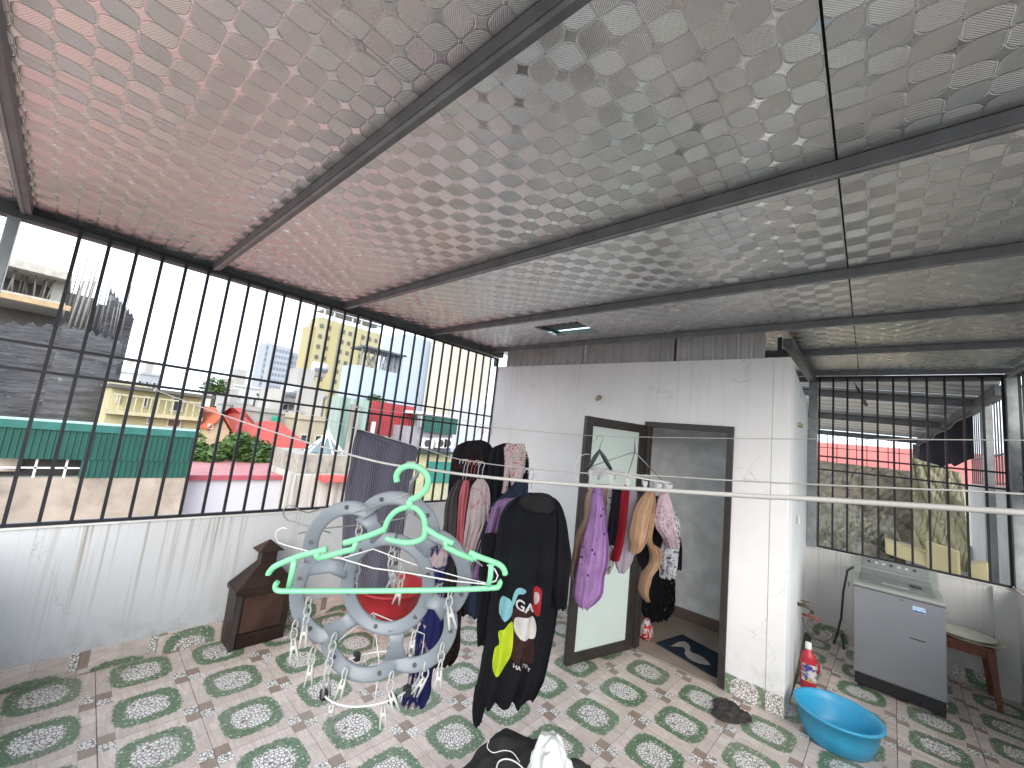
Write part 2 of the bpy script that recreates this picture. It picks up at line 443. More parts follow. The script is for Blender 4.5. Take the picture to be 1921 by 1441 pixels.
# ------------------------------------------------------------------ grilles
def grille(name, label, axis, c, a0, a1, z0, z1, rails, bars, group='black bar grilles round the terrace', bw=.0095):
    t = thing(name, label, 'grille', group)
    def bx(nm, s0, s1, zz0, zz1, th_):
        if axis == 'x': return box(nm, BLK, t, c - th_, c + th_, s0, s1, zz0, zz1)
        return box(nm, BLK, t, s0, s1, c - th_, c + th_, zz0, zz1)
    for b in bars: bx('bar', b - bw, b + bw, z0 + .02, z1, .0095)
    for r in rails: bx('rail', a0, a1, r - .0095, r + .0095, .0125)
    bx('frame_rail', a0, a1, z0, z0 + .02, .014)
    bx('frame_rail', a0, a1, z1, z1 + .02, .014)
    return t
barsA = [-.089 + .1427 * k for k in range(0, 30)]
barsA = [b for b in barsA if b < 4.05]
grille('window_grille', 'black vertical bar grille standing on the long left parapet wall', 'x', XA, YB + .05, YF - .005, 1.004, 2.96, (2.142, 1.976), barsA)
barsC = [-.459 + .1352 * k for k in range(12)]
grille('window_grille', 'black vertical bar grille behind the washing machine', 'y', YC, -.47, 1.03, .993, 3.06, (2.082, 1.922), barsC)
barsD = [6.1 - .14 * k for k in range(20)]
grille('window_grille', 'black bar grille over the parapet at the right edge', 'x', XD + .05, 3.3, 6.2, 1.003, 3.04, (2.08, 1.92), barsD)

# ------------------------------------------------------------------ roof
roof = thing('canopy_roof', 'corrugated canopy roof lined with embossed silver foil on steel purlins', 'roof')
def rz(y, add=0): return 2.9519 + .0221 * y + add
seams = [-4.09, -3.19, -2.158, -1.129, -.084, .96, 1.45]
HX0, HX1, HY0, HY1 = -2.66, -2.12, 3.19, 3.60
ytop = YC + .35; ybot = -1.1
def slab(nm, x0, x1, y0, y1, mat=FOIL, dz=.052, t=.03, par=None):
    return MB().hexa([(x0, y0, rz(y0, dz)), (x1, y0, rz(y0, dz)), (x1, y1, rz(y1, dz)), (x0, y1, rz(y1, dz)),
                      (x0, y0, rz(y0, dz + t)), (x1, y0, rz(y0, dz + t)), (x1, y1, rz(y1, dz + t)), (x0, y1, rz(y1, dz + t))]).done(nm, mat, par or roof)
for s0, s1 in zip(seams, seams[1:]):
    a, b = s0 + (.0035 if abs(s0 + .084) < .01 else .0009), s1 - (.0035 if abs(s1 + .084) < .01 else .0009)
    if a < HX0 < b or a < HX1 < b:
        bmx = MB()
        def hx(x0, x1, y0, y1):
            dz, t = .052, .03
            bmx.hexa([(x0, y0, rz(y0, dz)), (x1, y0, rz(y0, dz)), (x1, y1, rz(y1, dz)), (x0, y1, rz(y1, dz)),
                      (x0, y0, rz(y0, dz + t)), (x1, y0, rz(y0, dz + t)), (x1, y1, rz(y1, dz + t)), (x0, y1, rz(y1, dz + t))])
        h0, h1 = max(a, HX0), min(b, HX1)
        hx(a, b, ybot, HY0); hx(a, b, HY1, ytop)
        if h0 > a + .001: hx(a, h0, HY0, HY1)
        if h1 < b - .001: hx(h1, b, HY0, HY1)
        bmx.done('liner_panel', FOIL, roof)
    else: slab('liner_panel', a, b, ybot, ytop)
GREENM = M('green sheet metal', (.03, .10, .08), .5)
# upper sheet above the liner, with a smaller gap over the cut-out
mbx = MB()
for x0, x1, y0, y1 in ((-4.1, 1.5, ybot, 3.2), (-4.1, 1.5, 3.62, ytop), (-4.1, -2.62, 3.2, 3.62), (-2.12, 1.5, 3.2, 3.62), (-2.62, -2.12, 3.2, 3.55)):
    dz = .10
    mbx.hexa([(x0, y0, rz(y0, dz)), (x1, y0, rz(y0, dz)), (x1, y1, rz(y1, dz)), (x0, y1, rz(y1, dz)),
              (x0, y0, rz(y0, dz + .01)), (x1, y0, rz(y0, dz + .01)), (x1, y1, rz(y1, dz + .01)), (x0, y1, rz(y1, dz + .01))])
mbx.done('roof_sheet', GREENM, roof)
torn = MB()
for q in range(7):
    x = HX0 + .02 + q * .08 + random.uniform(-.01, .01)
    torn.poly([(x, HY0, rz(HY0, .055)), (x + random.uniform(.04, .08), HY0, rz(HY0, .055)), (x + .03, HY0 + random.uniform(.02, .06), rz(HY0, .035))])
torn.done('torn_edge', M('torn liner', (.12, .04, .03), .8), roof)
PUR = [-.33, .664, 1.762, 2.868, 3.916, 5.029, 6.289]
for y in PUR:
    x0, x1 = XA - .05, XD + .35
    y0, y1 = y - .025, y + .025
    if y == PUR[4]: pass
    MB().hexa([(x0, y0, rz(y0)), (x1, y0, rz(y0)), (x1, y1, rz(y1)), (x0, y1, rz(y1)),
               (x0, y0, rz(y0, .050)), (x1, y0, rz(y0, .050)), (x1, y1, rz(y1, .050)), (x0, y1, rz(y1, .050))]).done('purlin', GALVD, roof, bevel=.003)
    MB().hexa([(x0, y0 + .006, rz(y0, -.006)), (x1, y0 + .006, rz(y0, -.006)), (x1, y0 + .020, rz(y0, -.006)), (x0, y0 + .020, rz(y0, -.006)),
               (x0, y0 + .006, rz(y0, -.0005)), (x1, y0 + .006, rz(y0, -.0005)), (x1, y0 + .020, rz(y0, -.0005)), (x0, y0 + .020, rz(y0, -.0005))]).done('purlin_lip', GALV, roof)
def beam(nm, x0, x1, y0, y1, lo, hi, mat=GALV):
    return MB().hexa([(x0, y0, rz(y0, lo)), (x1, y0, rz(y0, lo)), (x1, y1, rz(y1, lo)), (x0, y1, rz(y1, lo)),
                      (x0, y0, rz(y0, hi)), (x1, y0, rz(y0, hi)), (x1, y1, rz(y1, hi)), (x0, y1, rz(y1, hi))]).done(nm, mat, roof, bevel=.003)
beam('edge_beam', XA - .10, XA + .0, ybot, YF + .1, -.030, .0505, M('grey beam paint', (.075, .08, .08), .6, 0, .25, 9, .1))
beam('edge_beam', XD - .0, XD + .09, ybot, YC + .1, -.045, -.002)
beam('edge_beam', -.575, -.50, YF + .15, YC, -.075, -.002, GALVD)
beam('edge_beam', XA, XD, YC + .03, YC + .09, -.07, -.002, GALVD)
box('post', GALV, roof, XA - .06, XA + .0, -.398, -.345, 1.0, 2.912, .004)
box('post', GALV, roof, -.565, -.475, YC - .05, YC + .03, .99, 3.01, .004)
box('post', GALV, roof, XD - .01, XD + .075, YC - .07, YC + .02, 1.0, 3.03, .004)
box('post', BLK, roof, XA - .04, XA + .02, YF - .05, YF - .006, 2.86, 2.98)
# corrugated cladding between the stair room top and the roof
def ribbed(nm, x0, x1, y, z0, z1, mat, pitch=.11, dep=.024, parent=None):
    bm = bmesh.new(); xs = []
    x = x0; 
    while x < x1 - 1e-4:
        for fx, dy in ((0, 0), (.12, -dep), (.3, -dep), (.42, 0)): 
            if x + fx * pitch <= x1: xs.append((x + fx * pitch, y + dy))
        x += pitch
    xs.append((x1, y))
    lo = [bm.verts.new((a, b, z0)) for a, b in xs]; hi = [bm.verts.new((a, b, z1)) for a, b in xs]
    for k in range(len(xs) - 1): bm.faces.new((lo[k], lo[k + 1], hi[k + 1], hi[k]))
    me = bpy.data.meshes.new(nm); bm.to_mesh(me); bm.free(); return link(nm, me, mat, parent)
zc0, zc1 = 2.80, rz(YF) + .05
for x0, x1 in ((XA + .13, -2.575), (-2.568, -1.505), (-1.48, -.70)):
    ribbed('cladding_panel', x0, x1, YF + .05, zc0, zc1, CLAD, parent=roof)
box('edge_strip', ALU, roof, -1.505, -1.482, YF + .05, YF + .07, zc0, zc1)  # dark strip standing for the shaded gap between two panels
box('edge_strip', CLAD, roof, -.72, -.695, YF + .03, YF + .06, zc0, zc1)
box('bracket', BLK, roof, -.60, -.57, YF + .05, YF + .09, 2.9, 3.03)

# ------------------------------------------------------------------ stair room
RW = painted_wall('stair room paint', (.80, .785, .78), top=2.85, streak=.2, colstreak=(.45, .36, .28), h=1.1)
DARKC = M('dark recess', (.05, .05, .05), .9)  # near-black colour carrying the shade inside openings
room = thing('stair_room', 'white plastered stair room with an open doorway under the canopy', 'building')
DX0, DX1, DZ = -1.735, -.905, 2.205
ZT = 2.83
box('wall', RW, room, XA, DX0, YF, YF + .12, -.3, ZT)
box('wall', RW, room, DX1, -.617, YF, YF + .12, -.3, ZT)
box('wall', RW, room, DX0, DX1, YF, YF + .12, DZ, ZT)
# the front is a little higher towards the left
MB().hexa([(XA, YF, ZT), (-.617, YF, ZT), (-.617, YF + .12, ZT), (XA, YF + .12, ZT), (XA, YF, ZT + .03), (-.617, YF, ZT + .002), (-.617, YF + .12, ZT + .002), (XA, YF + .12, ZT + .03)]).done('wall', RW, room)
box('pillar', painted_wall('pillar paint', (.80, .79, .775), top=2.83, streak=.15), room, -.616, XS, YF - .006, YF + .22, -.3, ZT, .004)
MB().hexa([(-.62, YF + .22, -.3), (XS, YF + .22, -.3), (-.575, YC - .01, -.3), (-.69, YC - .01, -.3),
           (-.62, YF + .22, 2.78), (XS, YF + .22, 2.78), (-.575, YC - .01, 2.72), (-.69, YC - .01, 2.72)]).done('wall', painted_wall('side wall paint', (.72, .74, .73), top=2.7, streak=.3), room)
box('wall', PLASTERIN, room, -2.45, -.62, 5.27, 5.37, -.3, 2.8)
box('wall', PLASTERIN, room, -2.55, -2.45, YF + .12, 5.37, -.3, 3.0)
box('wall', PLASTERIN, room, -.75, -.625, YF + .125, 5.27, 0, 2.5)
box('inner_floor', M('beige inner floor', (.34, .28, .23), .35, dirt=(.2, .15, .12)), room, -2.45, -.75, YF + .0, 5.27, -.2, .004)
box('inner_skirting', M('brown marble skirting', (.16, .125, .11), .3), room, -2.45, -.75, 5.255, 5.269, .004, .12)
box('threshold', M('threshold stone', (.33, .27, .24), .4), room, DX0 + .04, DX1 - .04, YF - .01, YF + .125, .0045, .016, .003)
skirt(room, (DX1 + .005, YF, 0), (-.617, YF, 0), (0, -1, 0))
skirt(room, (-.616, YF - .006, 0), (XS, YF - .006, 0), (0, -1, 0))
skirt(room, (XA, YF, 0), (DX0 - .005, YF, 0), (0, -1, 0))
# door frame
fw = .055
df = box('door_frame', ALU, room, DX0, DX0 + fw, YF - .02, YF + .07, 0.017, DZ, .003)
box('door_frame', ALU, room, DX1 - fw, DX1, YF - .02, YF + .07, .0175, DZ, .003)
box('door_frame', ALU, room, DX0, DX1, YF - .022, YF + .068, DZ - fw, DZ + .002, .003)
# open leaf
leaf = bpy.data.objects.new('door', None); COL.objects.link(leaf); leaf.parent = room
leaf['label'] = 'open door leaf of frosted pale green glass in a dark frame'
hing = Vector((DX0 + .012, YF - .03, 0)); free = Vector((-1.955, 3.235, 0)); L = (free - hing).length
leaf.location = hing; leaf.rotation_euler = (0, 0, math.atan2(free.y - hing.y, free.x - hing.x))
sw = .085
box('stile', ALU, leaf, .01, .01 + sw, -.02, .02, .012, 2.165, .003)
box('stile', ALU, leaf, L - sw, L, -.02, .02, .012, 2.165, .003)
box('top_rail', ALU, leaf, .01 + sw, L - sw, -.019, .019, 2.165 - .085, 2.164, .003)
box('bottom_rail', ALU, leaf, .01 + sw, L - sw, -.019, .019, .0125, .105, .003)
box('glass_pane', FROST, leaf, .01 + sw, L - sw, -.006, .006, .105, 2.08)
box('door_handle', GALV, leaf, L - .07, L - .03, .02, .055, .95, 1.14, .006)
# wall pipe stubs
mb = MB(); p = on(1125, 745, 1, YF)
mb.tube([p + Vector((0, .02, 0)), p + Vector((0, -.03, -.01)), p + Vector((.0, -.055, -.04))], [.028, .025, .018], 10)
mb.done('pipe_stub', M('rusty stub', (.35, .3, .22), .8, dirt=(.12, .08, .05)), room)
mb = MB(); p = on(1500, 797, 0, -.50)
mb.box(p.x - .01, p.x + .02, p.y - .1, p.y + .1, p.z - .02, p.z + .015); mb.done('wall_bracket', M('old wood', (.4, .33, .2), .8), room)
box('junction_box', M('grey box', (.22, .24, .25), .6), room, -.6, -.52, YF + .25, YF + .95, 2.62, 2.72)
box('light_switch', M('white plastic', (.7, .7, .7), .4), room, -.50, -.485, 4.78, 4.86, 1.38, 1.46, .004)
# foot mat inside door
mat_ = thing('door_mat', 'dark blue door mat with a white goose on it inside the doorway', 'mat')
mx = MB(); z = .019
c4 = [(-1.62, 4.42), (-1.50, 4.78), (-.95, 4.70), (-.98, 4.22)]
mx.hexa([(a, b, .006) for a, b in ((-1.60, 4.36), (-.99, 4.19), (-.88, 4.62), (-1.49, 4.79))] + [(a, b, .019) for a, b in ((-1.60, 4.36), (-.99, 4.19), (-.88, 4.62), (-1.49, 4.79))])
mx.done('pad', cloth('navy mat', (.02, .035, .055)), mat_)
g = MB()
pts = [(1258,1212),(1266,1208),(1273,1204),(1283,1203),(1291,1207),(1295,1214),(1294,1221),(1300,1225),(1310,1228),(1320,1234),(1329,1242),(1333,1248),(1324,1247),(1312,1245),(1299,1240),(1290,1234),(1284,1226),(1286,1219),(1282,1214),(1275,1213),(1267,1213)]
gp = [on(a, b, 2, .0205) for a, b in pts]
g.poly(gp); g.done('goose_motif', cloth('pale motif', (.42, .40, .38)), mat_)

# dark things inside the doorway
def rnd_smooth(vals, n):
    """catmull-rom resample of a list of tuples"""
    out = []; N = len(vals)
    for i in range(n):
        t = i / (n - 1) * (N - 1); k = min(int(t), N - 2); f = t - k
        p0, p1, p2, p3 = vals[max(k-1, 0)], vals[k], vals[k+1], vals[min(k+2, N-1)]
        out.append(tuple(.5 * ((2*b) + (c - a)*f + (2*a - 5*b + 4*c - d)*f*f + (-a + 3*b - 3*c + d)*f**3) for a, b, c, d in zip(p0, p1, p2, p3)))
    return out
def px_loft(mb, depth, rows, thick=.03, folds=5, amp=.012, seed=0, n=60, nr=40, mi=0, d2=None, top=.35, ragged=0):
    """hanging cloth body: rows of (y, x_left, x_right) in photo pixels at a distance, given real width, thickness and folds"""
    rows = sorted(rows); rs = rnd_smooth(rows, nr); rings = []
    rg = random.Random(seed); ph = [rg.uniform(0, 6.28) for _ in range(6)]; fr = [folds + rg.choice((-1, 0, 1, 2)) for _ in range(3)]
    for i, (y, xl, xr) in enumerate(rs):
        t = i / (nr - 1); d = depth + (0 if d2 is None else (d2 - depth) * t)
        A, B = P(xl, y, d), P(xr, y, d); c = (A + B) / 2; w_ = (B - A) / 2
        nrm = Vector((w_.y, -w_.x, 0)); nrm = nrm.normalized() if nrm.length > 1e-6 else Vector((0, -1, 0))
        tk = thick * min(1, .3 + t * 3) * (1 if t < .97 else .9)
        ring = []
        for k in range(n):
            a = 2 * PI * k / n; ca, sa = math.cos(a), math.sin(a)
            e = abs(ca) ** .75 * (1 if ca > 0 else -1)
            f = amp * (top + (1 - top) * t) * (math.sin(fr[0] * e * 3.0 + ph[0] + t * 1.3) + .6 * math.sin(fr[1] * e * 5.1 + ph[1] - t * 2) + .35 * math.sin(fr[2] * e * 9 + ph[2]))
            pz = c + w_ * e + nrm * (sa * tk + f)
            if ragged and i == nr - 1: pz.z += math.sin(e * 13 + ph[3]) * ragged
            pz += noise.noise_vector(pz * 9 + Vector((seed, 0, 0))) * amp * .45
            rid = abs(noise.noise(Vector((pz.x * 26, pz.y * 26, pz.z * 5 + seed)))) + .6 * abs(noise.noise(Vector((pz.x * 14 + 3, pz.y * 14, pz.z * 11 + seed))))
            pz += nrm * ((rid - .35) * amp * .9 * (1 if sa < 0 else -1))
            ring.append(mb.bm.verts.new(pz))
        rings.append(ring)
    for A, B in zip(rings, rings[1:]):
        for k in range(n):
            f = mb.bm.faces.new((A[k], A[(k+1) % n], B[(k+1) % n], B[k])); f.smooth = True; f.material_index = mi
    for q in (rings[0], rings[-1]):
        f = mb.bm.faces.new(q); f.material_index = mi
    return mb
def px_tube(mb, d, pts, r, n=6, mi=0, **kw):
    return mb.tube([P(q[0], q[1], q[2] if len(q) > 2 else d) for q in pts], r, n, mi=mi, **kw)

t = thing('hanging_cloth', 'black patterned cloth bundle hanging just inside the doorway', 'cloth')
mb = MB(); px_loft(mb, 4.55, [(1040, 1232, 1268), (1075, 1205, 1268), (1110, 1202, 1267), (1140, 1203, 1266), (1162, 1210, 1252)], .05, 6, .03, 3)
mb.done('cloth', cloth('black patterned', (.008, .008, .01), pattern='floral', pc=(.12, .12, .13), scale=14, th=.66), t)
t = thing('snack_bag', 'small red and white plastic bag on the stair room floor by the door jamb', 'bag')
c = on(1208, 1190, 2, .06)
mb = MB(); mb.lathe((c.x, c.y + .05, .006), [(.05, 0), (.07, .04), (.065, .12), (.03, .17), (.035, .19)], 14)
mb.done('bag', cloth('bag print', (.5, .5, .5), pattern='floral', pc=(.4, .02, .02), scale=18, th=.52), t)

# ------------------------------------------------------------------ right strip: washer, stool, bottle, tub
WGREY = M('washer grey paint', (.225, .228, .248), .35, .1, .04, 3, .02)
WLID = M('washer lid plastic', (.30, .325, .29), .35, 0, .05, 4, .02)
wm = thing('washing_machine', 'grey top-loading washing machine with pale control panel by the rear parapet', 'washing machine')
X0, X1, Y0, Y1 = -.11, .485, 5.22, 5.80
MB().box(X0, X1, Y0, Y1, .125, .875).done('cabinet', WGREY, wm, bevel=.012)
box('plinth', M('washer black base', (.012, .012, .014), .5), wm, X0 + .01, X1 - .01, Y0 + .012, Y1 - .01, .03, .1245, .004)
for x in (X0 + .05, X1 - .06):
    for y in (Y0 + .05, Y1 - .06): box('foot', BLK, wm, x - .02, x + .02, y - .02, y + .02, .0, .03)
box('foot', BLK, wm, X1 - .09, X1 - .012, Y0 + .02, Y0 + .10, 0, .0298)
# top deck: low at front, rising to the rear panel
prof = [(Y0, .876), (Y0, .905), (Y0 + .10, .925), (Y0 + .34, .935), (Y0 + .44, .985), (Y0 + .55, 1.065), (Y1, 1.07), (Y1, .876)]
def prism(nm, prof, x0, x1, mat, par, bevel=0):
    bm = bmesh.new(); a = [bm.verts.new((x0, y, z)) for y, z in prof]; b = [bm.verts.new((x1, y, z)) for y, z in prof]
    bm.faces.new(a); bm.faces.new(b[::-1])
    for k in range(len(prof)): bm.faces.new((a[k], b[k], b[(k+1) % len(prof)], a[(k+1) % len(prof)]))
    bmesh.ops.recalc_face_normals(bm, faces=bm.faces)
    me = bpy.data.meshes.new(nm); bm.to_mesh(me); bm.free(); o = link(nm, me, mat, par)
    if bevel:
        m_ = o.modifiers.new('b', 'BEVEL'); m_.width = bevel; m_.segments = 2; m_.limit_method = 'ANGLE'
    return o
prism('top_deck', prof, X0 - .002, X1 + .002, WLID, wm, .008)
prism('lid', [(Y0 + .06, .922), (Y0 + .06, .934), (Y0 + .36, .948), (Y0 + .43, .982), (Y0 + .43, .97), (Y0 + .36, .935)], X0 + .05, X1 - .05, M('lid glass', (.20, .21, .20), .15), wm, .003)
prism('control_panel', [(Y0 + .455, .998), (Y0 + .45, 1.0), (Y0 + .545, 1.072), (Y0 + .55, 1.068)], X0 + .06, X1 - .06, M('control panel', (.25, .26, .25), .25), wm)
for k in range(7):
    yb__ = Y0 + .497; box('button', M('panel button', (.55, .56, .54), .4) if k % 3 else BLK, wm, X0 + .10 + k * .055, X0 + .122 + k * .055, yb__, yb__ + .012, 1.034, 1.052, .002)
box('lid_handle', M('lid handle', (.3, .31, .3), .4), wm, X0 + .20, X0 + .38, Y0 + .055, Y0 + .075, .934, .944, .003)
box('panel_seam', M('painted seam shadow', (.05, .05, .055), .6), wm, X0 - .0012, X1 + .0012, Y0 - .0012, Y0 + .3, .868, .8715)  # raised strip; the shadow of the seam is put into its colour
box('display', M('display black', (.01, .01, .012), .15), wm, .28, .36, Y0 + .20, Y0 + .27, .945, .952)
box('energy_label', M('label paper', (.45, .6, .75), .4, scale=60, var=.4), wm, .285, .365, Y0 - .0025, Y0 - .0005, .775, .825)
box('label_stripe', M('blue label ink', (.02, .06, .30), .4), wm, .287, .363, Y0 - .0035, Y0 - .0027, .778, .79)
box('filter_slot', BLK, wm, .265, .36, Y0 - .003, Y0 - .0005, .548, .556)
box('badge', M('badge', (.1, .1, .11), .3), wm, .205, .235, Y0 - .003, Y0 - .0005, .845, .852)
# hoses
hs = thing('water_hose', 'dark supply hose and grey cord drooping from tap to washing machine', 'hose')
mb = MB()
px_tube(mb, 0, [(1606, 1062, 4.62), (1590, 1070, 4.5), (1582, 1110, 4.45), (1578, 1160, 4.45), (1570, 1190, 4.5), (1562, 1215, 4.5), (1568, 1232, 4.4), (1580, 1238, 4.35), (1583, 1215, 4.4), (1580, 1190, 4.45)], .011, 8)
mb.done('hose', M('dark hose', (.05, .04, .045), .5), hs)
mb = MB()
px_tube(mb, 0, [(1600, 1060, 4.65), (1592, 1095, 4.6), (1595, 1140, 4.6), (1600, 1170, 4.6)], .006, 6)
px_tube(mb, 0, [(1505, 1155, 4.45), (1512, 1180, 4.4), (1525, 1198, 4.35), (1545, 1205, 4.35), (1560, 1198, 4.4), (1570, 1180, 4.45)], .008, 6)
mb.done('cord', M('grey cord', (.25, .23, .21), .6), hs)
tp = thing('water_tap', 'old brass tap with red lever on the stair room side wall', 'tap')
mb = MB(); c = on(1497, 1133, 0, -.52)
mb.tube([c + Vector((-.02, 0, 0)), c + Vector((.06, 0, 0)), c + Vector((.10, 0, -.01)), c + Vector((.115, 0, -.05))], [.016, .018, .014, .013], 10)
mb.tube([c + Vector((.05, 0, 0)), c + Vector((.05, 0, .04))], .01, 8); mb.box(c.x + .02, c.x + .09, c.y - .008, c.y + .008, c.z + .038, c.z + .046)
mb.done('spout', M('old brass', (.12, .10, .07), .4, .7), tp)
mb = MB(); c = on(1505, 1152, 0, -.50); mb.tube([c, c + Vector((.08, -.02, .005)), c + Vector((.15, -.02, 0))], .012, 8)
mb.tube([c + Vector((.05, -.05, .01)), c + Vector((.05, .05, .012))], .008, 6)
mb.done('lever', M('red rust lever', (.28, .06, .04), .6), tp)

tb = thing('laundry_tub', 'empty sky-blue plastic tub on the tiled floor by the pillar', 'tub')
BLU = M('sky blue plastic', (.035, .34, .56), .42, 0, .08, 9, .05, dirt=(.20, .42, .55), dirtamt=.35)
mb = MB(); cb = (-.175, 4.075, .002)
mb.lathe(cb, [(.0, .008), (.17, .006), (.185, .0), (.195, .008), (.228, .10), (.243, .19), (.262, .193), (.264, .205), (.255, .212), (.240, .205), (.228, .15), (.20, .06), (.175, .016), (0, .014)], 48)
mb.done('bowl', BLU, tb, smooth=True)
bt = thing('detergent_bottle', 'red plastic detergent bottle with white cap against the pillar', 'bottle')
c = (-.405, 4.76, 0)
mb = MB(); mb.lathe(c, [(.04, .0), (.052, .006), (.056, .03), (.055, .15), (.052, .24), (.045, .28), (.024, .31), (.020, .33)], 20, sx=1.1, sy=.75)
mb.done('bottle_body', M('red plastic', (.50, .03, .05), .3, var=.05, bump=0), bt, smooth=True)
mb = MB(); mb.lathe(c, [(.024, .325), (.025, .33), (.024, .375), (.018, .38)], 16); mb.done('cap', M('white cap', (.75, .75, .75), .4, bump=0), bt, smooth=True)
mb = MB(); mb.tube([(c[0] + .05, c[1], .25), (c[0] + .075, c[1], .24), (c[0] + .078, c[1], .17), (c[0] + .055, c[1], .14)], .009, 8); mb.done('grip', M('red grip', (.45, .02, .04), .3, bump=0), bt, smooth=True)
mb = MB(); n = 12
ang = [(-PI * .75 + PI * .9 * k / n) for k in range(n + 1)]
lo = [mb.bm.verts.new((c[0] + math.cos(a) * .0625, c[1] + math.sin(a) * .0428, .07)) for a in ang]
hi = [mb.bm.verts.new((c[0] + math.cos(a) * .0605, c[1] + math.sin(a) * .0418, .21)) for a in ang]
for k in range(n): mb.bm.faces.new((lo[k], lo[k+1], hi[k+1], hi[k]))
q = NT('bottle label').set(.4)
v = q.coord('Object'); colr = q.mix(q.ramp(q.noise(v, 26, 2), .45, .55), (.65, .62, .62), (.07, .06, .3)); colr = q.mix(q.ramp(q.noise(v, 19, 2, .5, 1), .55, .62), colr, (.6, .45, .1))
q.l(colr, q.b.inputs['Base Color']); mb.done('label', q.m, bt)

st = thing('wooden_stool', 'low reddish-brown stool with white lids on it beside the washing machine', 'stool')
WOOD = M('red brown wood', (.17, .055, .028), .5, 0, .25, 5, .1, stretch=(6, 6, 1))
sx0, sx1, sy0, sy1 = .50, .84, 5.86, 6.20
box('seat', WOOD, st, sx0, sx1, sy0, sy1, .46, .49, .005)
for a, b in ((sx0, sy0), (sx1, sy0), (sx0, sy1), (sx1, sy1)):
    ox = .012 if a == sx0 else -.012; oy = .012 if b == sy0 else -.012
    s_ = .02
    mb = MB(); 
    def sq(x, y, z, r): return [(x - r, y - r, z), (x + r, y - r, z), (x + r, y + r, z), (x - r, y + r, z)]
    mb.hexa(sq(a - ox * 1.2, b - oy * 1.2, 0, s_ * .8) + sq(a + ox * 2, b + oy * 2, .46, s_ * 1.35)); mb.done('leg', WOOD, st, bevel=.003)
for y in (sy0 + .02, sy1 - .02): box('apron', WOOD, st, sx0 + .03, sx1 - .03, y - .008, y + .008, .40, .459)
for x in (sx0 + .02, sx1 - .02): box('apron', WOOD, st, x - .008, x + .008, sy0 + .03, sy1 - .03, .40, .4585)
ld = thing('tray', 'stack of two pale plastic trays on the wooden stool', 'tray')
mb = MB(); c = (.70, 6.06, .491)
mb.lathe(c, [(.0, 0), (.20, 0), (.235, .02), (.24, .024), (.232, .026), (.2, .010), (0, .010)], 32); mb.done('tray_bottom', M('yellowed plastic', (.55, .52, .38), .4), ld, smooth=True)
mb = MB(); mb.lathe((.68, 6.04, .510), [(.0, 0), (.17, 0), (.20, .02), (.205, .024), (.197, .026), (.17, .008), (0, .008)], 32); mb.done('tray_top', M('white plastic tray', (.62, .6, .5), .4), ld, smooth=True)

# red tub by left wall
rt = thing('laundry_tub', 'red plastic tub at the foot of the left parapet, behind the hanging ring', 'tub')
mb = MB(); mb.lathe((-3.62, 2.52, .003), [(0, .01), (.22, .006), (.25, 0), (.30, .14), (.325, .27), (.355, .275), (.357, .29), (.34, .296), (.315, .28), (.29, .15), (.235, .02), (0, .016)], 40)
mb.done('bowl', M('red tub plastic', (.40, .02, .028), .45, 0, .12, 8, .05), rt, smooth=True)

# metal burner
bn = thing('votive_burner', 'rusty brown sheet-metal paper burner with chimney cap against the left wall', 'burner')
RUST = M('brown sheet metal', (.040, .024, .020), .42, .5, .35, 7, .15, dirt=(.10, .05, .03), dirtamt=.5)
RUSTL = M('burner side', (.07, .06, .058), .45, .5, .25, 6, .1)
a0, a1, b0, b1 = -3.95, -3.73, 1.20, 1.60   # x, y
def fr(nm, r0, z0, r1, z1, mat=RUST, bevel=.003):
    (x0, x1, y0, y1), (u0, u1, v0, v1) = r0, r1
    return MB().hexa([(x0,y0,z0),(x1,y0,z0),(x1,y1,z0),(x0,y1,z0),(u0,v0,z1),(u1,v0,z1),(u1,v1,z1),(u0,v1,z1)]).done(nm, mat, bn, bevel=bevel)
fr('body', (a0, a1, b0, b1), .0, (a0, a1, b0 - .01, b1 + .01), .42)
fr('rim', (a0 - .012, a1 + .014, b0 - .025, b1 + .025), .42, (a0 - .012, a1 + .014, b0 - .025, b1 + .025), .455)
fr('hood', (a0 - .01, a1 + .012, b0 - .02, b1 + .02), .4555, (a0 + .06, a1 - .06, b0 + .14, b1 - .14), .625)
fr('chimney', (a0 + .06, a1 - .06, b0 + .14, b1 - .14), .6255, (a0 + .06, a1 - .06, b0 + .14, b1 - .14), .72)
fr('cap', (a0 + .02, a1 - .02, b0 + .10, b1 - .10), .7205, (-3.845, -3.835, 1.395, 1.405), .80)
box('door_panel', M('rusty door panel', (.075, .036, .028), .4, .4, .4, 6, .15, dirt=(.16, .09, .06), dirtamt=.5), bn, a1 + .0005, a1 + .008, b0 + .05, b1 - .05, .12, .39, .002)
box('side_strip', RUSTL, bn, a1 + .0005, a1 + .010, b0 - .002, b0 + .03, 0, .415)
box('bottom_flap', RUST, bn, a1 + .0005, a1 + .012, b0 + .04, b1 - .04, .02, .112)

# wet rag on floor
rg_ = thing('floor_rag', 'crumpled dark grey rag lying on the tiles before the doorway', 'rag')
bm = bmesh.new(); bmesh.ops.create_icosphere(bm, subdivisions=5, radius=1)
cr = Vector((-.80, 3.76, .014))
for v in bm.verts:
    p = v.co.copy(); a = math.atan2(p.y, p.x); rr = 1 + .12 * math.sin(3 * a + 1) + .08 * math.sin(5 * a)
    nz = noise.fractal(p * 3.2, .6, 2.2, 4)
    v.co = Vector((p.x * .125 * rr, p.y * .15 * rr, max(-.012, p.z * .022 + nz * .016)))
    v.co += cr
for f in bm.faces: f.smooth = True
me = bpy.data.meshes.new('rag'); bm.to_mesh(me); bm.free(); link('rag', me, cloth('grey rag', (.07, .065, .06), .3), rg_)

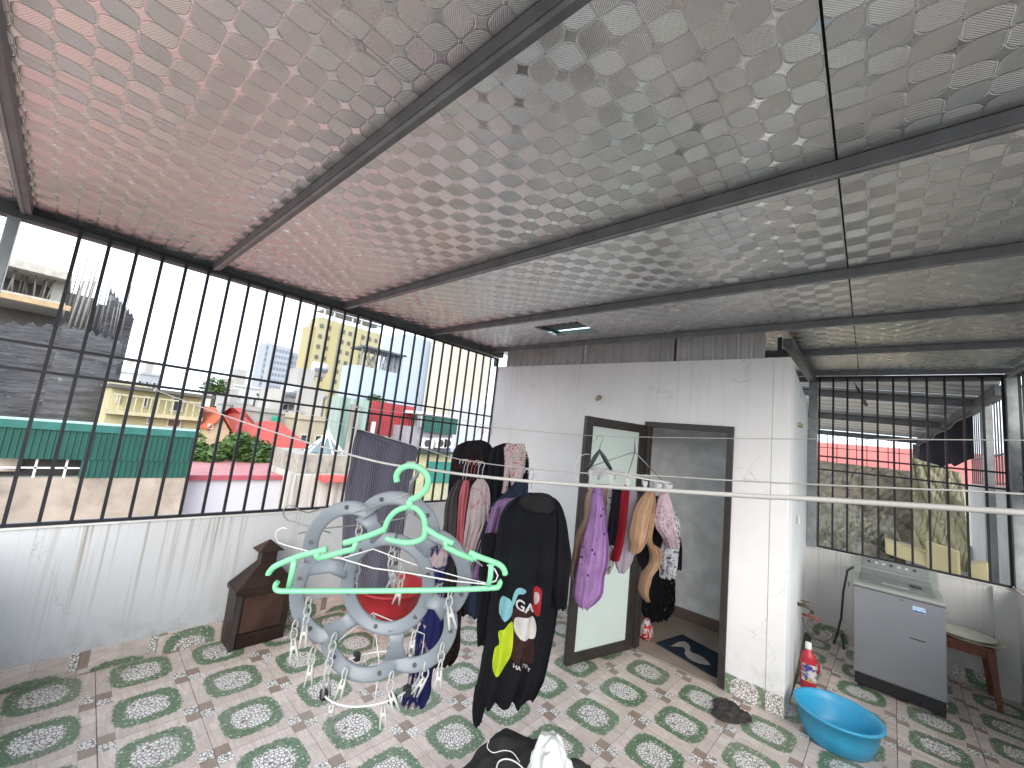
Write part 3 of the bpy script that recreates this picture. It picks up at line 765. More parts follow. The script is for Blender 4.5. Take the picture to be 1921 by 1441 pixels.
# ------------------------------------------------------------------ clotheslines
LINE = M('pale plastic-coated rope', (.42, .40, .37), .5)
def px_line(label, yplane, pts, r, z_end, extra=None, x_end=XD + .05, start=None):
    t = thing('clothesline', label, 'clothesline', 'clotheslines strung across the terrace')
    p3 = [on(a, b, 1, yplane) for a, b in pts]
    if start: p3 = [Vector(start)] + p3
    p3.append(Vector((x_end, yplane, z_end)))
    sm = [Vector(q) for q in rnd_smooth([tuple(q) for q in p3], 80)]
    mb = MB(); mb.tube(sm, r, 8); mb.done('rope', LINE, t)
    mb = MB(); a = sm[0]; mb.lathe((a.x, a.y, a.z - .01), [(.012, 0), (.018, .006), (.018, .018), (.012, .024)], 10); mb.done('knot', LINE, t)
    return t, sm
l1 = px_line('nearest clothesline carrying the green hanger', .45, [(440, 786), (656, 853), (805, 881), (960, 900), (1150, 914), (1400, 930), (1921, 962)], .0023, 1.99, start=(XA + .01, .47, 1.945))
l3 = px_line('middle clothesline carrying the black dress and dark towel', 1.38, [(560, 772), (665, 803), (784, 838), (846, 858), (907, 869), (1021, 882), (1104, 888), (1237, 893), (1400, 903), (1710, 917), (1921, 927)], .0022, 1.97, start=(XA + .01, 1.38, 1.90))
l2 = px_line('rear clothesline carrying the round peg rack', 2.05, [(852, 786), (917, 800), (992, 808), (1094, 816.5), (1209, 820), (1400, 823), (1921, 826)], .0018, 2.12, start=(XA + .01, 2.05, 2.02))

# ------------------------------------------------------------------ garments
WIRE = M('white coated wire', (.6, .6, .58), .4)
WIREG = M('grey wire', (.28, .28, .27), .4, .6)
RWIRE = M('red coated wire', (.4, .08, .06), .4)
def hook(mb, d, x, y, s=1.0, ln=18, flip=1, r=.0016):
    """hanger hook whose crook top passes at (x, y)"""
    pts = []
    for k in range(9):
        a = PI * 1.15 - k * PI * 1.15 / 8 - .15
        pts.append((x + flip * math.cos(a) * 6 * s, y + 6 * s - math.sin(a) * 6 * s))
    pts = pts + [(x + flip * 3 * s, y + 14 * s), (x, y + 14 * s + ln)]
    px_tube(mb, d, pts, r, 5)
def hanger_wire(mb, d, x, y, w_, h_, r=.0016, tilt=0):
    px_tube(mb, d, [(x, y), (x - w_, y + h_ - tilt), (x + w_, y + h_ + tilt), (x, y)], r, 5)
def garment(name, label, cat, group, d, lofts, mat, hangers=(), wmat=None, nm='fabric'):
    t = thing(name, label, cat, group)
    mb = MB()
    for kw in lofts:
        kw = dict(kw); rows = kw.pop('rows'); dd = kw.pop('d', d)
        px_loft(mb, dd, rows, **kw)
    mb.done(nm, mat, t)
    if hangers:
        mb = MB()
        for (x, y, ln) in hangers: hook(mb, d, x, y, ln=ln)
        mb.done('hanger_hook', wmat or WIREG, t)
    return t
GL = 'clothes hanging on the middle line'; GR = 'clothes hanging on the rear line'; GK = 'garments pegged to the round rack'

# dark towel on the middle line
garment('towel', 'ribbed slate-grey towel hanging over the middle line near the left grille', 'towel', None, 2.52,
        [dict(rows=[(806, 669, 674), (815, 667, 705), (826, 664, 745), (839, 662, 783), (870, 657, 779), (930, 648, 767), (1000, 643, 757), (1060, 642, 748), (1098, 652, 738), (1108, 690, 735)], thick=.018, folds=4, amp=.016, seed=5, nr=40, n=64, top=.5)],
        cloth('slate towel', (.042, .040, .058), pattern='rib', pc=(.15, .145, .18), scale=170))
# rear line, left group
garment('jacket', 'black hooded jacket with red edging hung on the rear line', 'jacket', GR, 2.75,
        [dict(rows=[(826, 876, 902), (836, 858, 922), (860, 848, 930), (920, 842, 928), (1000, 832, 915), (1080, 826, 900), (1150, 820, 888)], thick=.05, folds=4, amp=.02, seed=9)],
        cloth('black hoodie', (.012, .010, .012), .3, pattern='floral', pc=(.05, .012, .014), scale=9, th=.62), ((902, 803, 12), (917, 803, 12)), RWIRE)
garment('coat', 'plain black coat beside the hooded jacket on the rear line', 'coat', GR, 2.68,
        [dict(rows=[(832, 944, 958), (843, 920, 985), (870, 914, 991), (930, 908, 990), (1000, 900, 982), (1080, 895, 968)], thick=.05, folds=5, amp=.02, seed=12)],
        cloth('black coat', (.010, .012, .016)), ((953, 806, 14), (963, 806, 14)), WIRE)
garment('scarf', 'narrow pale floral lace scarf over the black coat', 'scarf', GR, 2.5,
        [dict(rows=[(832, 950, 984), (850, 946, 986), (880, 955, 984), (905, 958, 978), (924, 962, 974)], thick=.012, folds=3, amp=.008, seed=13),
         dict(rows=[(838, 945, 957), (870, 946, 957), (910, 943, 953), (925, 940, 950)], thick=.012, folds=2, amp=.006, seed=14)],
        cloth('pale lace', (.42, .34, .34), pattern='floral', pc=(.3, .08, .1), scale=26, th=.58))
garment('dress', 'long dark brown lace dress reaching lowest behind the grey ring', 'dress', GR, 2.6,
        [dict(rows=[(1040, 815, 880), (1100, 812, 872), (1180, 808, 864), (1225, 805, 860), (1245, 806, 846)], thick=.05, folds=5, amp=.02, seed=15)],
        cloth('brown lace', (.018, .010, .009), pattern='floral', pc=(.12, .07, .05), scale=30, th=.64))
# a cluster of spare hangers at the right end of that group
sh = thing('wire_hanger', 'bunch of bare white hangers beside the scarf on the rear line', 'hanger')
mb = MB()
for k, (x, w_) in enumerate(((955, 10), (963, 14), (970, 18), (977, 16), (983, 20))):
    hook(mb, 2.52 - k * .02, x, 806, ln=14, s=1); hanger_wire(mb, 2.52 - k * .02, x + 1, 834, w_ * .8, 14 + k * 3, .002)
mb.done('wire', M('cream hanger', (.6, .6, .48), .4), sh)

# middle line, left group
garment('camisole', 'dark grey camisole hung leftmost on the middle line', 'camisole', GL, 2.25,
        [dict(rows=[(900, 858, 868), (925, 842, 862), (955, 834, 862), (1000, 832, 860), (1060, 828, 858), (1110, 826, 850)], thick=.03, folds=3, amp=.012, seed=21)],
        cloth('charcoal top', (.05, .045, .045)), ((868, 862, 26), (874, 862, 24)), WIRE)
garment('camisole', 'rose pink camisole between grey ones on the middle line', 'camisole', GL, 2.2,
        [dict(rows=[(902, 870, 880), (925, 862, 880), (955, 860, 876), (1000, 857, 872), (1050, 855, 868)], thick=.03, folds=2, amp=.01, seed=22)],
        cloth('rose top', (.36, .10, .12)), ((882, 863, 24), (888, 864, 22)), RWIRE)
garment('blouse', 'pale grey-pink blouse hung beside the rose camisole', 'blouse', GL, 2.15,
        [dict(rows=[(898, 895, 908), (912, 884, 916), (940, 880, 921), (975, 874, 920), (1010, 869, 906), (1060, 864, 892), (1110, 862, 884)], thick=.04, folds=4, amp=.014, seed=23)],
        cloth('grey pink blouse', (.36, .30, .31), pattern='floral', pc=(.3, .12, .13), scale=14, th=.62), ((895, 864, 22), (903, 866, 20)), WIRE)
garment('sweater', 'navy long-sleeved sweater hung behind the lilac shirt', 'sweater', GL, 2.15,
        [dict(rows=[(903, 965, 985), (925, 945, 992), (950, 915, 990), (985, 896, 985), (1040, 884, 975), (1100, 873, 960), (1150, 870, 950)], thick=.05, folds=4, amp=.02, seed=24)],
        cloth('navy knit', (.018, .026, .045)), ((988, 881, 20),), WIREG)
garment('shirt', 'lilac long-sleeved shirt squeezed beside the black dress', 'shirt', GL, 2.0,
        [dict(rows=[(934, 945, 975), (942, 930, 980), (965, 924, 975), (1000, 914, 965), (1050, 902, 950), (1100, 893, 940)], thick=.03, folds=3, amp=.012, seed=25),
         dict(rows=[(950, 924, 938), (1000, 910, 924), (1050, 896, 908), (1085, 884, 896)], d=1.96, thick=.018, folds=2, amp=.006, seed=26)],
        cloth('lilac jersey', (.20, .12, .24)), ((996, 881, 22),), WIREG)
# dark leggings with pattern
garment('leggings', 'navy patterned trousers hanging low behind the grey ring', 'trousers', GL, 2.05,
        [dict(rows=[(1010, 812, 850), (1080, 796, 836), (1140, 787, 832), (1200, 778, 826), (1260, 768, 812), (1305, 757, 806), (1324, 754, 798)], thick=.03, folds=3, amp=.014, seed=27)],
        cloth('navy pattern', (.012, .014, .07), pattern='floral', pc=(.34, .27, .28), scale=6, th=.60))
# black dress, front
dress_t = garment('dress', 'long black T-shirt dress with coloured patches printed on its lower front', 'dress', GL, 1.82,
        [dict(rows=[(926, 990, 1026), (936, 966, 1044), (950, 950, 1054), (975, 938, 1060), (1020, 930, 1060), (1070, 925, 1056), (1120, 921, 1050), (1200, 910, 1036), (1260, 900, 1024), (1296, 893, 1012), (1312, 890, 1000)], thick=.05, folds=4, amp=.018, seed=31, n=72, nr=44, ragged=.005),
         dict(rows=[(1285, 892, 925), (1310, 888, 915), (1335, 885, 908), (1355, 886, 903)], thick=.028, folds=2, amp=.008, seed=32),
         dict(rows=[(950, 1040, 1054), (975, 1042, 1062), (1020, 1040, 1069), (1070, 1036, 1071), (1110, 1036, 1067), (1134, 1039, 1062), (1140, 1045, 1055)], d=1.80, thick=.035, folds=2, amp=.010, seed=33),
         dict(rows=[(1000, 905, 940), (1060, 900, 936), (1110, 897, 928), (1170, 895, 918), (1208, 896, 911)], d=1.90, thick=.03, folds=2, amp=.010, seed=34)],
        cloth('black jersey', (.0075, .008, .010), .2), ((990, 880, 44), (1008, 879, 42)), WIRE)
mb = MB(); hanger_wire(mb, 1.78, 1007, 928, 18, 22, .002); hanger_wire(mb, 1.80, 995, 930, 20, 18, .002); mb.done('wire_hanger', WIRE, dress_t)
mb = MB(); px_loft(mb, 1.80, [(925, 996, 1020), (932, 980, 1036), (950, 975, 1044), (958, 990, 1036)], .065, 3, .01, 35); mb.done('hood', cloth('black hood', (.016, .016, .017)), dress_t)
# plain printed patches on the dress front: generic rounded shapes
def patch(nm, colr, pts, off=.004, d=1.82):
    mb = MB(); cx_ = sum(p[0] for p in pts) / len(pts); cy_ = sum(p[1] for p in pts) / len(pts)
    # subdivided disc draped onto the dress by a shrinkwrap
    N = 36; outl = []
    M_ = len(pts)
    for k in range(N):
        t = k / N * M_; i = int(t); f = t - i
        p0, p1, p2, p3 = pts[(i-1) % M_], pts[i % M_], pts[(i+1) % M_], pts[(i+2) % M_]
        outl.append(tuple(.5 * ((2*b) + (c - a)*f + (2*a - 5*b + 4*c - dd)*f*f + (-a + 3*b - 3*c + dd)*f**3) for a, b, c, dd in zip(p0, p1, p2, p3)))
    rings = []
    for s_ in (1, .8, .6, .4, .2): rings.append([mb.bm.verts.new(P(cx_ + (x - cx_) * s_, cy_ + (y - cy_) * s_, d - .12)) for x, y in outl])
    cv = mb.bm.verts.new(P(cx_, cy_, d - .12))
    for A, B in zip(rings, rings[1:]):
        for k in range(N): mb.bm.faces.new((A[k], A[(k+1) % N], B[(k+1) % N], B[k])).smooth = True
    for k in range(N): mb.bm.faces.new((rings[-1][k], rings[-1][(k+1) % N], cv)).smooth = True
    return mb, nm, colr, off
from mathutils.bvhtree import BVHTree
dress_mesh = [c for c in dress_t.children if c.name.startswith('fabric')][0].data
bvh = BVHTree.FromPolygons([v.co[:] for v in dress_mesh.vertices], [p.vertices[:] for p in dress_mesh.polygons])
def drape(bm, off):
    n_ = Vector((.66, -.74, 0)).normalized()
    for v in bm.verts:
        o0 = v.co + n_ * .3
        h = bvh.ray_cast(o0, -n_)
        if h[0] is not None: v.co = h[0] + n_ * off
TEAL = cloth('teal print', (.18, .38, .42)); REDP = cloth('red print', (.33, .02, .03)); LIME = cloth('lime print', (.38, .47, .02))
CRM = cloth('pale print', (.48, .45, .43)); BRN = cloth('brown print', (.035, .016, .014))
for args, off in ((patch('printed_patch', TEAL, [(938, 1140), (952, 1133), (962, 1145), (960, 1168), (948, 1178), (936, 1170)]), .004),
             (patch('printed_patch', TEAL, [(966, 1122), (976, 1115), (988, 1118), (984, 1126), (970, 1130), (964, 1150), (961, 1140)]), .005),
             (patch('printed_patch', REDP, [(1003, 1118), (1012, 1114), (1019, 1122), (1018, 1140), (1014, 1168), (1004, 1168), (1002, 1140)]), .004),
             (patch('printed_patch', CRM, [(1005, 1128), (1013, 1126), (1014, 1140), (1006, 1150)]), .006),
             (patch('printed_patch', BRN, [(966, 1156), (1000, 1156), (1002, 1200), (1000, 1258), (962, 1254), (958, 1200)]), .004),
             (patch('printed_patch', LIME, [(948, 1190), (962, 1184), (962, 1230), (952, 1262), (934, 1282), (922, 1276), (926, 1240), (936, 1222), (934, 1204)]), .006),
             (patch('printed_patch', CRM, [(968, 1174), (984, 1170), (1002, 1174), (1008, 1190), (1004, 1212), (988, 1216), (970, 1206), (964, 1190)]), .008)):
    mbq, nm, cl, _ = args; drape(mbq.bm, off); mbq.done(nm, cl, dress_t)
def lettering(txt, x, y, size, off, mat, d=1.82, rot=0):
    cu = bpy.data.curves.new('t', 'FONT'); cu.body = txt; cu.size = size; cu.offset = size * .02
    o = bpy.data.objects.new('t', cu); COL.objects.link(o)
    dg = bpy.context.evaluated_depsgraph_get(); me = bpy.data.meshes.new_from_object(o.evaluated_get(dg)); bpy.data.objects.remove(o)
    bm = bmesh.new(); bm.from_mesh(me)
    bmesh.ops.subdivide_edges(bm, edges=[e for e in bm.edges if e.calc_length() > size * .3], cuts=2)
    org = P(x, y, d - .1); ex = (P(x + 10, y + 3, d - .1) - org).normalized(); ez = Vector((0, 0, 1))
    for v in bm.verts: v.co = org + ex * v.co.x + ez * v.co.y
    drape(bm, off); me2 = bpy.data.meshes.new('lettering'); bm.to_mesh(me2); bm.free()
    link('lettering', me2, mat, dress_t)
lettering('GA', 966, 1150, .062, .007, CRM)
lettering('HA NY', 962, 1262, .026, .006, CRM)

# ---- round peg rack with small garments (rear line)
rk = thing('peg_rack', 'round white wire peg rack hanging from the rear line by the door', 'drying rack')
mb = MB(); cr_, rr_ = P(1180, 890, 2.22), .215
ax1 = Vector((R_.x, R_.y, 0)).normalized(); ax2 = Vector((-ax1.y, ax1.x, 0)); tl = Vector((0, 0, .02))
def ringpt(a, r=rr_): return cr_ + ax1 * math.cos(a) * r + ax2 * math.sin(a) * r * 1.0 + Vector((0, 0, -.015 * math.cos(a)))
mb.tube([ringpt(2*PI*k/40) for k in range(40)], .004, 6, closed=True)
mb.tube([ringpt(2*PI*k/40, .13) for k in range(40)], .003, 6, closed=True)
for a in (0, PI/2, PI, 3*PI/2): mb.tube([ringpt(a), ringpt(a, .05)], .003, 5)
mb.done('ring', WIRE, rk)
mb = MB(); top_ = P(1191, 848, 2.2); hk_ = P(1191, 820, 2.18)
for a in (.3, PI - .2, PI * 1.4): mb.tube([ringpt(a), top_], .003, 5)
mb.tube([top_, hk_], .004, 5); mb.done('hanging_wire', WIREG, rk)
for k in range(16):
    a = 2*PI*k/16 + .1; p = ringpt(a)
    mb = MB(); mb.hexa([(p.x-.006, p.y-.004, p.z-.055), (p.x+.006, p.y-.004, p.z-.055), (p.x+.006, p.y+.004, p.z-.055), (p.x-.006, p.y+.004, p.z-.055),
                        (p.x-.012, p.y-.006, p.z-.01), (p.x+.012, p.y-.006, p.z-.01), (p.x+.012, p.y+.006, p.z-.01), (p.x-.012, p.y+.006, p.z-.01)])
    mb.done('clothes_peg', random.choice((WIRE, M('clear peg', (.3, .32, .3), .3), WIRE)), rk, bevel=.002)
def small(name, label, cat, d, rows, mat, seed, thick=.02, folds=3, amp=.009, extra=()):
    lofts = [dict(rows=rows, thick=thick, folds=folds, amp=amp, seed=seed, n=64, nr=40)]
    for i, r2 in enumerate(extra): lofts.append(dict(rows=r2, thick=thick * .8, folds=folds, amp=amp, seed=seed + 50 + i))
    return garment(name, label, cat, GK, d, lofts, mat)
small('nightgown', 'beige nightgown behind the lilac dotted one', 'nightgown', 2.32, [(908, 1110, 1142), (935, 1100, 1148), (970, 1096, 1150), (1000, 1082, 1148), (1040, 1074, 1136), (1085, 1070, 1100)], cloth('beige satin', (.36, .25, .20)), 41, .025, 5, .016)
small('nightgown', 'lilac nightgown with dark dots pegged on the round rack', 'nightgown', 2.12, [(908, 1112, 1130), (950, 1108, 1134), (1000, 1098, 1138), (1040, 1088, 1140), (1080, 1080, 1132), (1115, 1076, 1126), (1132, 1082, 1108), (1137, 1090, 1100)], cloth('lilac dots', (.31, .18, .38), pattern='dots', pc=(.06, .02, .09), scale=26, th=.20), 42, .032, 6, .022)
small('slip', 'white slip with black edging beside the lilac nightgown', 'slip', 2.25, [(912, 1142, 1152), (950, 1138, 1148), (1000, 1136, 1146), (1050, 1138, 1152), (1075, 1132, 1144)], cloth('white slip', (.45, .43, .42), pattern='floral', pc=(.1, .1, .1), scale=20, th=.6), 43)
small('camisole', 'narrow black camisole pegged left of the red one', 'camisole', 2.18, [(914, 1150, 1166), (950, 1146, 1164), (1000, 1140, 1156), (1022, 1138, 1152)], cloth('black cami', (.008, .008, .014)), 44)
small('camisole', 'narrow dark red camisole pegged beside the black one', 'camisole', 2.16, [(910, 1172, 1182), (935, 1164, 1180), (980, 1160, 1174), (1020, 1154, 1168), (1052, 1146, 1160)], cloth('dark red cami', (.22, .012, .022)), 45)
small('slip', 'grey-lilac slip hanging in the middle of the round rack', 'slip', 2.2, [(915, 1176, 1194), (945, 1170, 1196), (985, 1164, 1190), (1020, 1156, 1194), (1055, 1154, 1186), (1074, 1160, 1172)], cloth('grey lilac', (.30, .26, .31)), 46)
small('brassiere', 'tan brassiere pegged by one strap on the round rack', 'brassiere', 2.1, [(918, 1218, 1228), (940, 1200, 1227), (970, 1188, 1224), (1000, 1183, 1216), (1022, 1186, 1206), (1036, 1182, 1194)], cloth('tan satin', (.40, .26, .165)), 47, .028, 5, .02,
      extra=([(930, 1214, 1227), (980, 1208, 1226), (1015, 1212, 1224), (1030, 1218, 1238), (1055, 1222, 1240), (1080, 1206, 1222), (1110, 1203, 1214), (1126, 1208, 1216)],))
small('brassiere', 'pink and white lace brassiere at the right of the round rack', 'brassiere', 2.12, [(922, 1238, 1252), (950, 1230, 1260), (985, 1228, 1266), (1010, 1244, 1272), (1028, 1252, 1272)], cloth('pink lace', (.46, .36, .39), pattern='floral', pc=(.28, .2, .24), scale=40, th=.55), 48, .03, 3, .012)
small('slip', 'black and white lace slip below the pink brassiere', 'slip', 2.2, [(960, 1256, 1268), (1000, 1250, 1276), (1040, 1238, 1272), (1084, 1238, 1268)], cloth('grey lace', (.42, .42, .45), pattern='floral', pc=(.05, .05, .07), scale=34, th=.55), 49, .025, 4, .01)
small('shorts', 'black shorts pegged at the back of the round rack', 'shorts', 2.34, [(930, 1205, 1240), (970, 1198, 1268), (1010, 1192, 1278), (1050, 1196, 1278), (1068, 1205, 1276)], cloth('black shorts', (.008, .007, .009)), 50, .03, 4, .014)
# black plastic hanger
bh = thing('plastic_hanger', 'black plastic hanger with steel hook on the rear line by the door', 'hanger')
mb = MB(); mb.tube([P(x, y, 2.18) for x, y in ((1100, 882), (1108, 872), (1116, 858), (1125, 846), (1133, 858), (1141, 872), (1147, 882))], [.008, .011, .012, .012, .012, .011, .008], 8)
mb.done('arms', M('black plastic', (.02, .025, .024), .35, bump=0), bh)
mb = MB(); hook(mb, 2.18, 1125, 817, ln=10, s=1.0, r=.0022); mb.done('hanger_hook', M('brass hook', (.35, .3, .2), .3, .8), bh)
mb = MB(); c = P(1112, 876, 2.1)
mb.tube([P(1100 + math.cos(a) * 22, 882 + math.sin(a) * 30, 2.1) for a in [2*PI*k/24 for k in range(20)]], .0018, 5)
mb.done('wire_loop', WIRE, bh)

# ------------------------------------------------------------------ foreground: octopus ring hanger and green hanger
OCT = M('blue-grey plastic', (.165, .185, .205), .4, 0, .06, 8, .05, 40)
oc = thing('ring_hanger', 'blue-grey flower-shaped plastic ring hanger with peg chains in the foreground', 'drying rack')
DO = .86
CX, CY = 714, 1100
nrm_o = -ray(CX, CY).normalized()
def flower(a):
    # six lobes; radius in px
    k = 1 - abs(math.sin((a - math.radians(-12)) * 3)) ** 1.0
    lob = 178 - 34 * (1 - abs(math.sin((a - math.radians(12)) * 3))) ** 2.0
    return lob
dips = []
def opt(r, a, d=DO): return P(CX + r * math.cos(a) * .935, CY - r * math.sin(a) * 1.0, d)
mb = MB()
N = 144
A0 = math.radians(102)   # a dip direction; lobes every 60 degrees
def lobr(a):
    u = ((a - A0) / (PI / 3)) % 1.0    # 0 at dip
    s_ = abs(math.sin(u * PI))
    return 138 + 32 * s_ ** .6
outer = [opt(lobr(2*PI*k/N), 2*PI*k/N) for k in range(N)]
mb.tube(outer, 1, 16, closed=True, flat=(nrm_o, .0150, .0055))
ic = (728, 1095)
inner = [P(728 + math.cos(2*PI*k/60) * 76, 1095 - math.sin(2*PI*k/60) * 84, DO) for k in range(60)]
mb.tube(inner, 1, 16, closed=True, flat=(nrm_o, .0135, .0058))
for k in range(6):
    a = A0 + k * PI / 3
    p1 = opt(lobr(a) + 2, a); p0 = P(728 + math.cos(a) * 80, 1095 - math.sin(a) * 88, DO)
    mb.tube([p0, p0.lerp(p1, .5), p1], [1.5, 1.05, 1.9], 12, flat=(nrm_o, .013, .0056))
mb.done('ring_frame', OCT, oc, smooth=True)
rv = None
for k in range(12):
    a = A0 + PI / 12 + k * PI / 6 + (.04 if k % 2 else -.04); p = opt(lobr(a), a) + nrm_o * .0062
    pts_r = [(0, 0)]
    me = None
    mb = MB(); mb.tube([p - nrm_o * .0005, p + nrm_o * .0012], .0048, 12); mb.done('rivet', BLK, oc)
for k in range(6):
    a = A0 + PI / 6 + k * PI / 3; p = P(728 + math.cos(a) * 76, 1095 - math.sin(a) * 84, DO) + nrm_o * .006
    mb = MB(); mb.tube([p - nrm_o * .0005, p + nrm_o * .0012], .0045, 12); mb.done('rivet', BLK, oc)
# stem and hook of the ring hanger, lost behind the green hanger
mb = MB(); px_tube(mb, .80, [(770, 925), (772, 905), (782, 892), (786, 878), (778, 868), (766, 868), (760, 880)], .004, 8)
mb.tube([P(770, 925, .80), opt(150, math.radians(62)), P(770, 925, .80), opt(150, math.radians(118)), P(770, 925, .80), P(740, 1015, DO)], .0018, 5)
mb.done('hook', WIREG, oc)
CHW = M('white plastic chain', (.40, .40, .375), .4, bump=0)
PEGB = M('black peg', (.02, .02, .02), .4, bump=0)
def chain(mb, x, y, n, d, s=1.0, lean=0):
    """chain links hanging down from (x, y)"""
    p = P(x, y, d); dn = Vector((lean, 0, -1)).normalized()
    for k in range(n):
        c = p + dn * (.0165 * s * (k + .5)); a_ = Vector((1, 0, 0)) if k % 2 else Vector((0, 1, 0)); a_ = (R_ * (1 if k % 2 else .45) + F_ * (.2 if k % 2 else .9)).normalized()
        mb.tube([c + dn * math.cos(q) * .011 * s + a_ * math.sin(q) * .0065 * s for q in [2*PI*j/14 for j in range(14)]], .0017 * s, 6, closed=True)
    return p + dn * (.0165 * s * n)
def peg(mb, p, dr, s=1.0, mi=0, open_=.2):
    """two-armed clothes peg hanging from p along dr"""
    dr = Vector(dr).normalized(); sd = dr.cross(nrm_o).normalized()
    for sg in (1, -1):
        a = p + sd * sg * .004 * s; b = p + dr * .028 * s + sd * sg * .006 * s; c = p + dr * .06 * s + sd * sg * (.006 + .02 * open_) * s
        mb.tube([a, b, c], [.0035 * s, .0045 * s, .003 * s], 6, mi=mi)
    mb.tube([p + dr * .024 * s - nrm_o * .004, p + dr * .024 * s + nrm_o * .004], .005 * s, 8, mi=mi)
spec = [(676, 975, 3, .90, 0), (738, 1018, 3, .88, 0), (673, 1050, 4, .88, 0), (745, 1035, 3, .9, 0), (580, 1122, 3, .84, 0), (555, 1165, 2, .84, 0), (628, 1190, 5, .84, 0),
        (588, 1215, 2, .86, 0), (782, 1155, 3, .88, 0), (845, 1105, 2, .84, 0), (830, 1208, 3, .85, 0), (735, 1262, 2, .84, 0), (800, 1240, 2, .86, 0), (648, 1255, 1, .84, 0), (755, 1060, 3, .9, 0)]
for i, (x, y, n_, d_, l_) in enumerate(spec):
    mb = MB(); e = chain(mb, x, y, n_, d_, 1.0, random.uniform(-.1, .1)); mb.done('chain', CHW, oc)
    mb = MB(); peg(mb, e, (random.uniform(-.6, .7), random.uniform(-.3, .3), -1), .72, 0, random.uniform(.05, .3)); mb.done('clothes_peg', random.choice((CHW, CHW, M('smoke peg', (.22, .22, .21), .3, bump=0), PEGB if i % 5 == 0 else CHW)), oc)
# wire ring rack hanging below the flower ring
wr = thing('wire_ring_rack', 'small white wire ring rack with black clips hanging under the grey ring', 'drying rack')
mb = MB(); c = P(700, 1268, 1.0); e1 = ax1; e2 = ax2
rp = [c + e1 * math.cos(2*PI*k/36) * .115 + e2 * math.sin(2*PI*k/36) * .115 + Vector((0, 0, .012 * math.cos(2*PI*k/36))) for k in range(36)]
mb.tube(rp, .0024, 6, closed=True)
tp_ = P(700, 1150, 1.0)
for k in (2, 11, 20, 29): mb.tube([rp[k], rp[k] + Vector((0, 0, .08)), tp_], .0016, 5)
mb.done('ring', WIRE, wr)
for k in (4, 13, 22, 31, 33):
    p = rp[k]; mb = MB(); mb.box(p.x - .009, p.x + .009, p.y - .007, p.y + .007, p.z - .010, p.z + .010); mb.done('clip', BLK, wr, bevel=.002)
for k in range(0, 36, 6):
    mb = MB(); peg(mb, rp[k] + Vector((0, 0, -.005)), (random.uniform(-.4, .4), random.uniform(-.4, .4), -1), .7, 0, .2); mb.done('clothes_peg', CHW, wr)
# bare wire hangers caught in the cluster
wh = thing('wire_hanger', 'bare grey wire hanger with its crook pointing left toward the parapet', 'hanger')
mb = MB()
px_tube(mb, 0, [(600, 955, .98), (580, 962, .97), (562, 958, .96), (552, 950, .955), (540, 948, .95), (532, 956, .95), (532, 968, .95), (540, 976, .95), (560, 982, .95), (590, 990, .95), (620, 1000, .94)], .0016, 6)
px_tube(mb, 0, [(560, 1001, .92), (600, 992, .92), (700, 982, .90), (760, 972, .88), (768, 960, .86), (862, 1030, .84), (905, 1062, .82)], .0016, 6)
px_tube(mb, 0, [(600, 955, .98), (640, 952, 1.0), (700, 952, 1.0)], .0016, 6)
mb.done('wire', WIREG, wh)
wh = thing('wire_hanger', 'bare white wire hanger whose lower bar passes behind the green one', 'hanger')
mb = MB()
px_tube(mb, 0, [(540, 992, .80), (530, 990, .80), (520, 996, .80), (517, 1006, .80), (522, 1018, .80), (540, 1024, .80), (570, 1032, .81), (640, 1048, .82), (700, 1066, .83), (760, 1074, .83), (850, 1090, .82), (912, 1096, .81), (930, 1090, .81), (934, 1080, .81), (928, 1068, .81), (914, 1060, .81)], .0016, 6)
px_tube(mb, 0, [(640, 1048, .82), (700, 1030, .84), (780, 1060, .86), (860, 1082, .84), (920, 1096, .81)], .0013, 6)
mb.done('wire', WIRE, wh)

# green plastic hanger: closest thing
gh = thing('plastic_hanger', 'mint green plastic hanger nearest to the viewer on the near line', 'hanger')
GRN = M('mint green plastic', (.22, .62, .34), .35, 0, .06, 5, .02)
q = GRN.node_tree.nodes['Principled BSDF']; q.inputs['Subsurface Weight'].default_value = .15; q.inputs['Subsurface Radius'].default_value = (.01, .02, .01)
DG = .70
mb = MB()
sm = lambda pts, n=30: rnd_smooth(pts, n)
px_tube(mb, DG, sm([(745, 904), (744, 892), (752, 880), (768, 874), (786, 878), (800, 890), (803, 905), (797, 920), (784, 932), (771, 938), (769, 950)], 40), .0055, 10)
# centre loop
px_tube(mb, DG, sm([(722, 992), (728, 976), (742, 960), (762, 952), (780, 954), (792, 966), (797, 982), (797, 1002), (790, 1012), (770, 1018), (745, 1016), (724, 1010)], 40), .0050, 10)
px_tube(mb, DG, [(769, 938), (768, 955)], .0062, 10)
# shoulders left, with strap notches
px_tube(mb, DG, sm([(724, 992), (700, 1002), (670, 1012), (645, 1019)], 10), .0052, 10)
px_tube(mb, DG, [(668, 1015), (664, 1030), (640, 1036), (615, 1043), (597, 1048)], .0052, 10)
px_tube(mb, DG, sm([(614, 1030), (590, 1036), (560, 1044), (530, 1056), (514, 1064), (505, 1074), (504, 1078)], 20), .0050, 10)
px_tube(mb, DG, [(596, 1048), (594, 1036)], .0058, 10)
# right
px_tube(mb, DG, sm([(797, 990), (815, 1002), (838, 1014), (850, 1020)], 10), .0050, 10)
px_tube(mb, DG, [(836, 1012), (836, 1026), (860, 1038), (889, 1050)], .0050, 10)
px_tube(mb, DG, sm([(880, 1036), (900, 1045), (925, 1054), (938, 1060), (945, 1068), (948, 1078)], 20), .0050, 10)
px_tube(mb, DG, [(890, 1050), (893, 1040)], .0056, 10)
